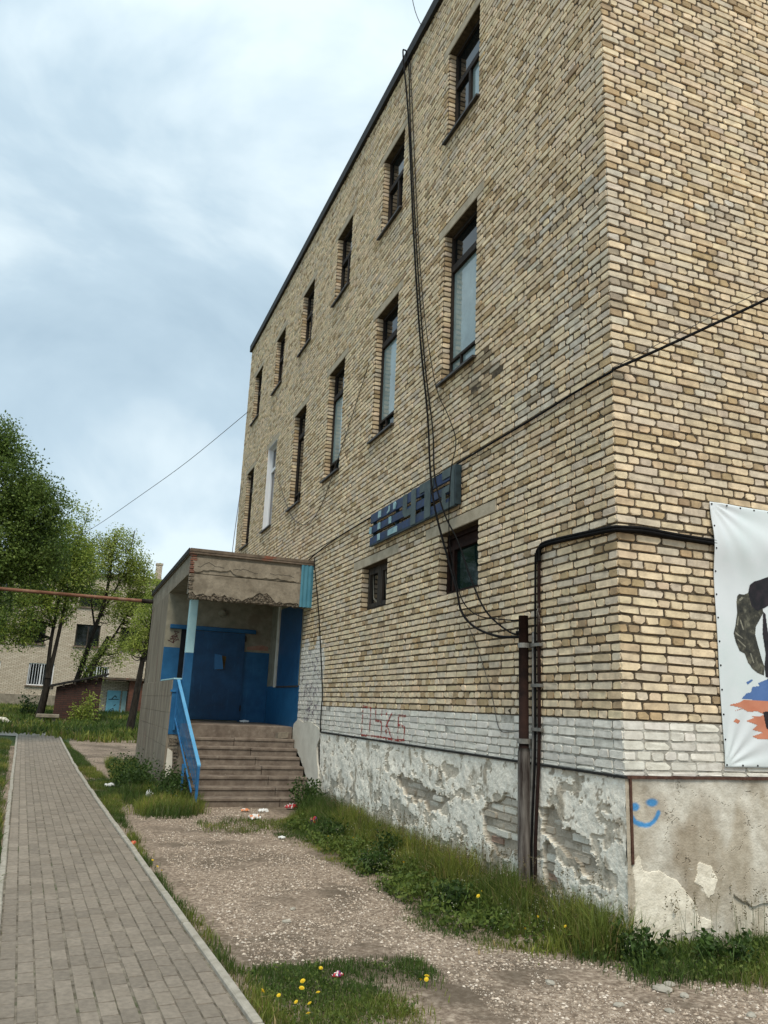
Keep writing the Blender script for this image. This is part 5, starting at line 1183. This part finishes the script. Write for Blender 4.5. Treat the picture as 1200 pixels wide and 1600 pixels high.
# fallen clover and low leaves in the grass patches
def leafcover(poly, dens, size, label, seed, hz):
    r = np.random.default_rng(seed); P = np.array(poly); x0, y0 = P.min(0); x1, y1 = P.max(0); n = int((x1 - x0) * (y1 - y0) * dens); x = r.uniform(x0, x1, n); y = r.uniform(y0, y1, n)
    k = inpoly(x, y, poly) & (fbm(x * 4, y * 4, seed, 3) > .48); x, y = x[k], y[k]; n = len(x)
    V_, Lp, S_, tt = leaves_mesh(np.stack([x, y, gz(x, y) + r.uniform(.01, hz, n)], -1), size, GP[r.choice(4, n)] * 1.05, r, 0.0)
    tag(link('ground_leaves', mesh_np('ground_leaves', V_, Lp, S_, tt, [m_grass]), None), label, 'weeds', None, 'stuff')
leafcover([(-.1, 7.5), (-1.1, 6), (-1.2, 3), (-1.2, .4), (-.5, -.2), (-.1, 0)], 2200, .045, 'low broad leaves among the long grass by the wall', 121, .12)
leafcover([(-2.9, .2), (-2.3, .2), (-1.75, .0), (-2.2, -1.0), (-2.8, -1.3)], 2600, .022, 'clover leaves in the short grass patch', 122, .04)
leafcover([(-.5, -.1), (-.5, -.7), (.8, -1.0), (1.8, -1), (1.8, -.1)], 1500, .035, 'low leaves at the building corner', 123, .1)

def stones(name, poly, n, smin, smax, label, seed, bias=None, avoid=None):
    r = np.random.default_rng(seed); P = np.array(poly); x0, y0 = P.min(0); x1, y1 = P.max(0)
    x = r.uniform(x0, x1, n * 3); y = y0 + (y1 - y0) * r.random(n * 3) ** 1.5; k = inpoly(x, y, poly) & (fbm(x * 2.5, y * 2.5, seed, 4) > .36)
    k &= ~offpath(x, y)
    x, y = x[k][:n], y[k][:n]; n = len(x); s = smin + (smax - smin) * r.random(n) ** 5
    O = np.array([(1, 0, 0), (0, 1, 0), (-1, 0, 0), (0, -1, 0), (0, 0, .62), (.25, .2, -.3)]); a = r.uniform(0, 6.28, n)
    Q = O[None] * r.uniform(.6, 1.25, (n, 6, 3)); ca, sa = np.cos(a)[:, None], np.sin(a)[:, None]
    X = (Q[..., 0] * ca - Q[..., 1] * sa) * s[:, None]; Y = (Q[..., 0] * sa + Q[..., 1] * ca) * s[:, None]; Z = Q[..., 2] * s[:, None]
    V_ = np.stack([X + x[:, None], Y + y[:, None], Z + gz(x, y)[:, None] + s[:, None] * .1], -1).reshape(-1, 3)
    tri = np.array([[0, 1, 4], [1, 2, 4], [2, 3, 4], [3, 0, 4], [1, 0, 5], [2, 1, 5], [3, 2, 5], [0, 3, 5]]); F_ = (tri[None] + (np.arange(n) * 6)[:, None, None]).reshape(-1, 3)
    pal = np.array([(.55, .46, .37), (.44, .355, .275), (.70, .615, .52), (.31, .24, .18), (.18, .14, .105)]); t = pal[r.choice(5, n, p=[.3, .27, .13, .2, .1])] * r.uniform(.8, 1.15, (n, 1))
    tag(link(name, mesh_np(name, V_, F_, np.full(len(F_), 3), np.repeat(t, 6, 0), [m_stone]), None), label, 'gravel', None, 'stuff')
stones('gravel', [(-3.0, 8), (-2.95, 3.5), (-2.8, .3), (-2.0, .1), (-1.6, -.5), (-1.9, -2.5), (3, -2.6), (2.5, -1.0), (.2, -.95), (-.6, -.2), (-1.3, .5), (-1.2, 2), (-1.4, 5.5), (-1.0, 7.5), (-1.2, 8.2), (-2, 8.1)], 70000, .0035, .016, 'pale crushed stone scattered over the track', 131)
rs = np.random.default_rng(132)
bs = [(-2.33, 1.19, .030), (-2.18, 1.56, .026), (-.42, -.85, .05), (-.30, -.78, .035), (-.36, -.98, .032), (-1.05, -.55, .03), (-.85, -.98, .028), (-.2, -1.35, .03), (-.62, -1.15, .026)]
for i, (x, y, s_) in enumerate(bs):
    bm = bmesh.new(); bmesh.ops.create_icosphere(bm, subdivisions=2, radius=1)
    for v in bm.verts: v.co = Vector((v.co.x * s_ * 1.25, v.co.y * s_ * .9, v.co.z * s_ * .5)) * (1 + .25 * math.sin(v.co.x * 4 + i) * math.cos(v.co.y * 5))
    me = bpy.data.meshes.new('stone'); bm.to_mesh(me); bm.free(); set_mats(me, m_kerb); o = link('stone', me); o.location = (x, y, float(gz(x, y)) + s_ * .2); o.rotation_euler = (0, 0, i)
    tag(o, 'pale flat pebble in the middle of the gravel track' if i < 2 else 'pale pebble at the edge of the corner grass', 'stone', 'loose pebbles on the track' if i < 2 else 'pebbles by the building corner')

# dandelions: stem and flower head
hd = MB(); 
for ring_, (rad, zz_, cnt) in enumerate(((.020, 0, 13), (.014, .004, 10), (.007, .007, 6))):
    for i in range(cnt):
        a = 2 * math.pi * i / cnt + ring_ * .3; ca, sa = math.cos(a), math.sin(a); w_ = .0035
        hd.add([(-sa * .001, ca * .001, zz_), (sa * .001, -ca * .001, zz_), (ca * rad + sa * w_, sa * rad - ca * w_, zz_ + .003), (ca * rad * 1.1, sa * rad * 1.1, zz_ + .002), (ca * rad - sa * w_, sa * rad + ca * w_, zz_ + .003)], [(0, 1, 2, 3, 4)])
hd.tube([(0, 0, -.010), (0, 0, .004)], [.004, .007], 6)
hme = hd.mesh('flower_head', m_yellow); smb = MB(); smb.tube([(0, 0, -.06), (.002, .001, -.03), (0, 0, 0)], .0022, 5); sme = smb.mesh('stem', m_stem)
DN = [(-2.82, -.50), (-2.76, -.66), (-2.70, -.72), (-2.85, -.62), (-2.66, -.42), (-2.73, -.80), (-2.90, -.45), (-2.62, -.30), (-2.60, -.55)]
DM = [(-1.86, -.42), (-1.83, -.36), (-1.89, -.40)]
DW = [(-.75, 2.6), (-.9, 1.6), (-.55, 1.3), (-.8, .9), (-.45, .55), (-.95, 3.6), (-1.05, 4.2), (-.6, 3.2), (-.5, .1), (-.75, .25), (.55, -.6), (.9, -.7)]
DK = [(-3.10, 3.3), (-3.13, 3.5), (-3.08, 3.1), (-2.42, -.02)]
rd = random.Random(4)
for L_, lab, hh in ((DN, 'yellow dandelion in the grass against the near kerb', (.05, .10)), (DM, 'yellow dandelion at the right edge of the short grass patch', (.04, .07)), (DW, 'yellow dandelion in the long grass along the wall', (.10, .24)), (DK, 'yellow dandelion in the strip beside the kerb further up the path', (.04, .08))):
    for x, y in L_:
        h_ = rd.uniform(*hh); t_ = thing('dandelion', lab, 'flower', (x, y, float(gz(x, y))), 'dandelions: ' + lab[17:])
        o = bpy.data.objects.new('flower_head', hme); COL.objects.link(o); o.parent = t_; o.location = (0, 0, h_); o.rotation_euler = (rd.uniform(-.7, .7), rd.uniform(-.7, .7), rd.uniform(0, 6)); s_ = rd.uniform(.5, .8); o.scale = (s_, s_, s_)
        o = bpy.data.objects.new('stem', sme); COL.objects.link(o); o.parent = t_; o.location = (0, 0, h_); o.scale = (1, 1, h_ / .05)

# litter: crumpled scraps
def scrap(label, x, y, sx_, sy_, h_, mats, seed, cat='litter', name='litter', rz=0.0):
    r = np.random.default_rng(seed); n_ = 9; u, v = np.meshgrid(np.linspace(-1, 1, n_), np.linspace(-1, 1, n_)); rad = np.maximum(np.abs(u), np.abs(v))
    z = (r.random((n_, n_)) * .8 + .35 * (1 - rad ** 2)) * h_; X = (u + r.normal(0, .07, u.shape)) * sx_; Y = (v + r.normal(0, .07, u.shape)) * sy_ * (1 - .15 * u ** 2)
    P = np.stack([X, Y, z], -1).reshape(-1, 3); idx = np.arange(n_ * n_).reshape(n_, n_); F_ = np.stack([idx[:-1, :-1], idx[:-1, 1:], idx[1:, 1:], idx[1:, :-1]], -1).reshape(-1, 4)
    P2 = P * np.array([.96, .96, .7]) - np.array([0, 0, .004]); ring = np.concatenate([idx[0, :], idx[1:, -1], idx[-1, -2::-1], idx[-2:0:-1, 0]]); Fr = np.stack([ring, np.roll(ring, -1), np.roll(ring, -1) + n_ * n_, ring + n_ * n_], -1)[:, ::-1]
    FF = np.concatenate([F_, F_[:, ::-1] + n_ * n_, Fr]); mi = np.concatenate([(r.random(len(F_)) * len(mats)).astype(int), np.zeros(len(F_) + len(Fr), int)])
    o = link(name, mesh_np(name, np.concatenate([P, P2]), FF, np.full(len(FF), 4), mats=mats, midx=mi)); o.location = (x, y, float(gz(x, y)) + .012); o.rotation_euler = (0, 0, rz); tag(o, label, cat)
m_paper = M('paper', (.72, .72, .70), (.82, .82, .80), 8, .6); m_redw = M('red_wrapper', (.55, .03, .04), (.70, .07, .07), 8, .35); m_purp = M('purple_wrapper', (.09, .02, .12), (.16, .04, .2), 8, .3); m_yelw = M('yellow_wrapper', (.70, .48, .20), (.78, .58, .3), 8, .35); m_oran = M('orange_wrapper', (.65, .22, .09), (.72, .32, .15), 8, .4)
scrap('orange scrap of wrapper lying before the bottom step', -1.35, 7.5, .06, .05, .04, [m_oran, m_oran, m_paper], 1)
scrap('white foil scrap on the bare earth before the bottom step', -1.08, 7.44, .075, .035, .05, [m_paper], 2)
scrap('crumpled pale napkin nearest the grass before the stairs', -1.38, 6.7, .085, .06, .07, [m_paper, m_paper, m_oran], 3, rz=.5)
scrap('bright red crumpled wrapper before the right end of the steps', -.53, 7.85, .085, .06, .08, [m_redw, m_redw, m_paper], 4, rz=.3)
scrap('tiny white paper bits at the right end of the bottom step', -.25, 7.95, .05, .03, .03, [m_paper], 5)
scrap('purple and yellow snack bag standing in the grass', -.68, 6.05, .075, .055, .13, [m_purp, m_purp, m_yelw, m_redw], 6, rz=.8)
scrap('small white scrap lying in the thin trampled grass', -1.37, 5.12, .04, .03, .03, [m_paper], 7)
scrap('blue and red wrapper half sunk in the short grass patch', -2.33, -.10, .035, .028, .03, [m_redw, m_purp, m_paper], 8, rz=.7)
scrap('orange wrapper lying against the kerb of the path', -3.23, 4.75, .06, .035, .04, [m_oran, m_redw], 9, rz=1.2)
scrap('white plastic cup lying by the weeds at the porch corner', -3.18, 11.0, .09, .06, .08, [m_paper], 10)
scrap('pale plastic bag among the weeds below the railing', -2.66, 9.0, .06, .05, .16, [m_paper], 11)
scrap('white scrap of paper on the porch landing', -.62, 11.6, .09, .05, .05, [m_paper], 12)
bpy.data.objects[[o.name for o in bpy.data.objects if o.get('label') == 'white scrap of paper on the porch landing'][0]].location.z = 1.235
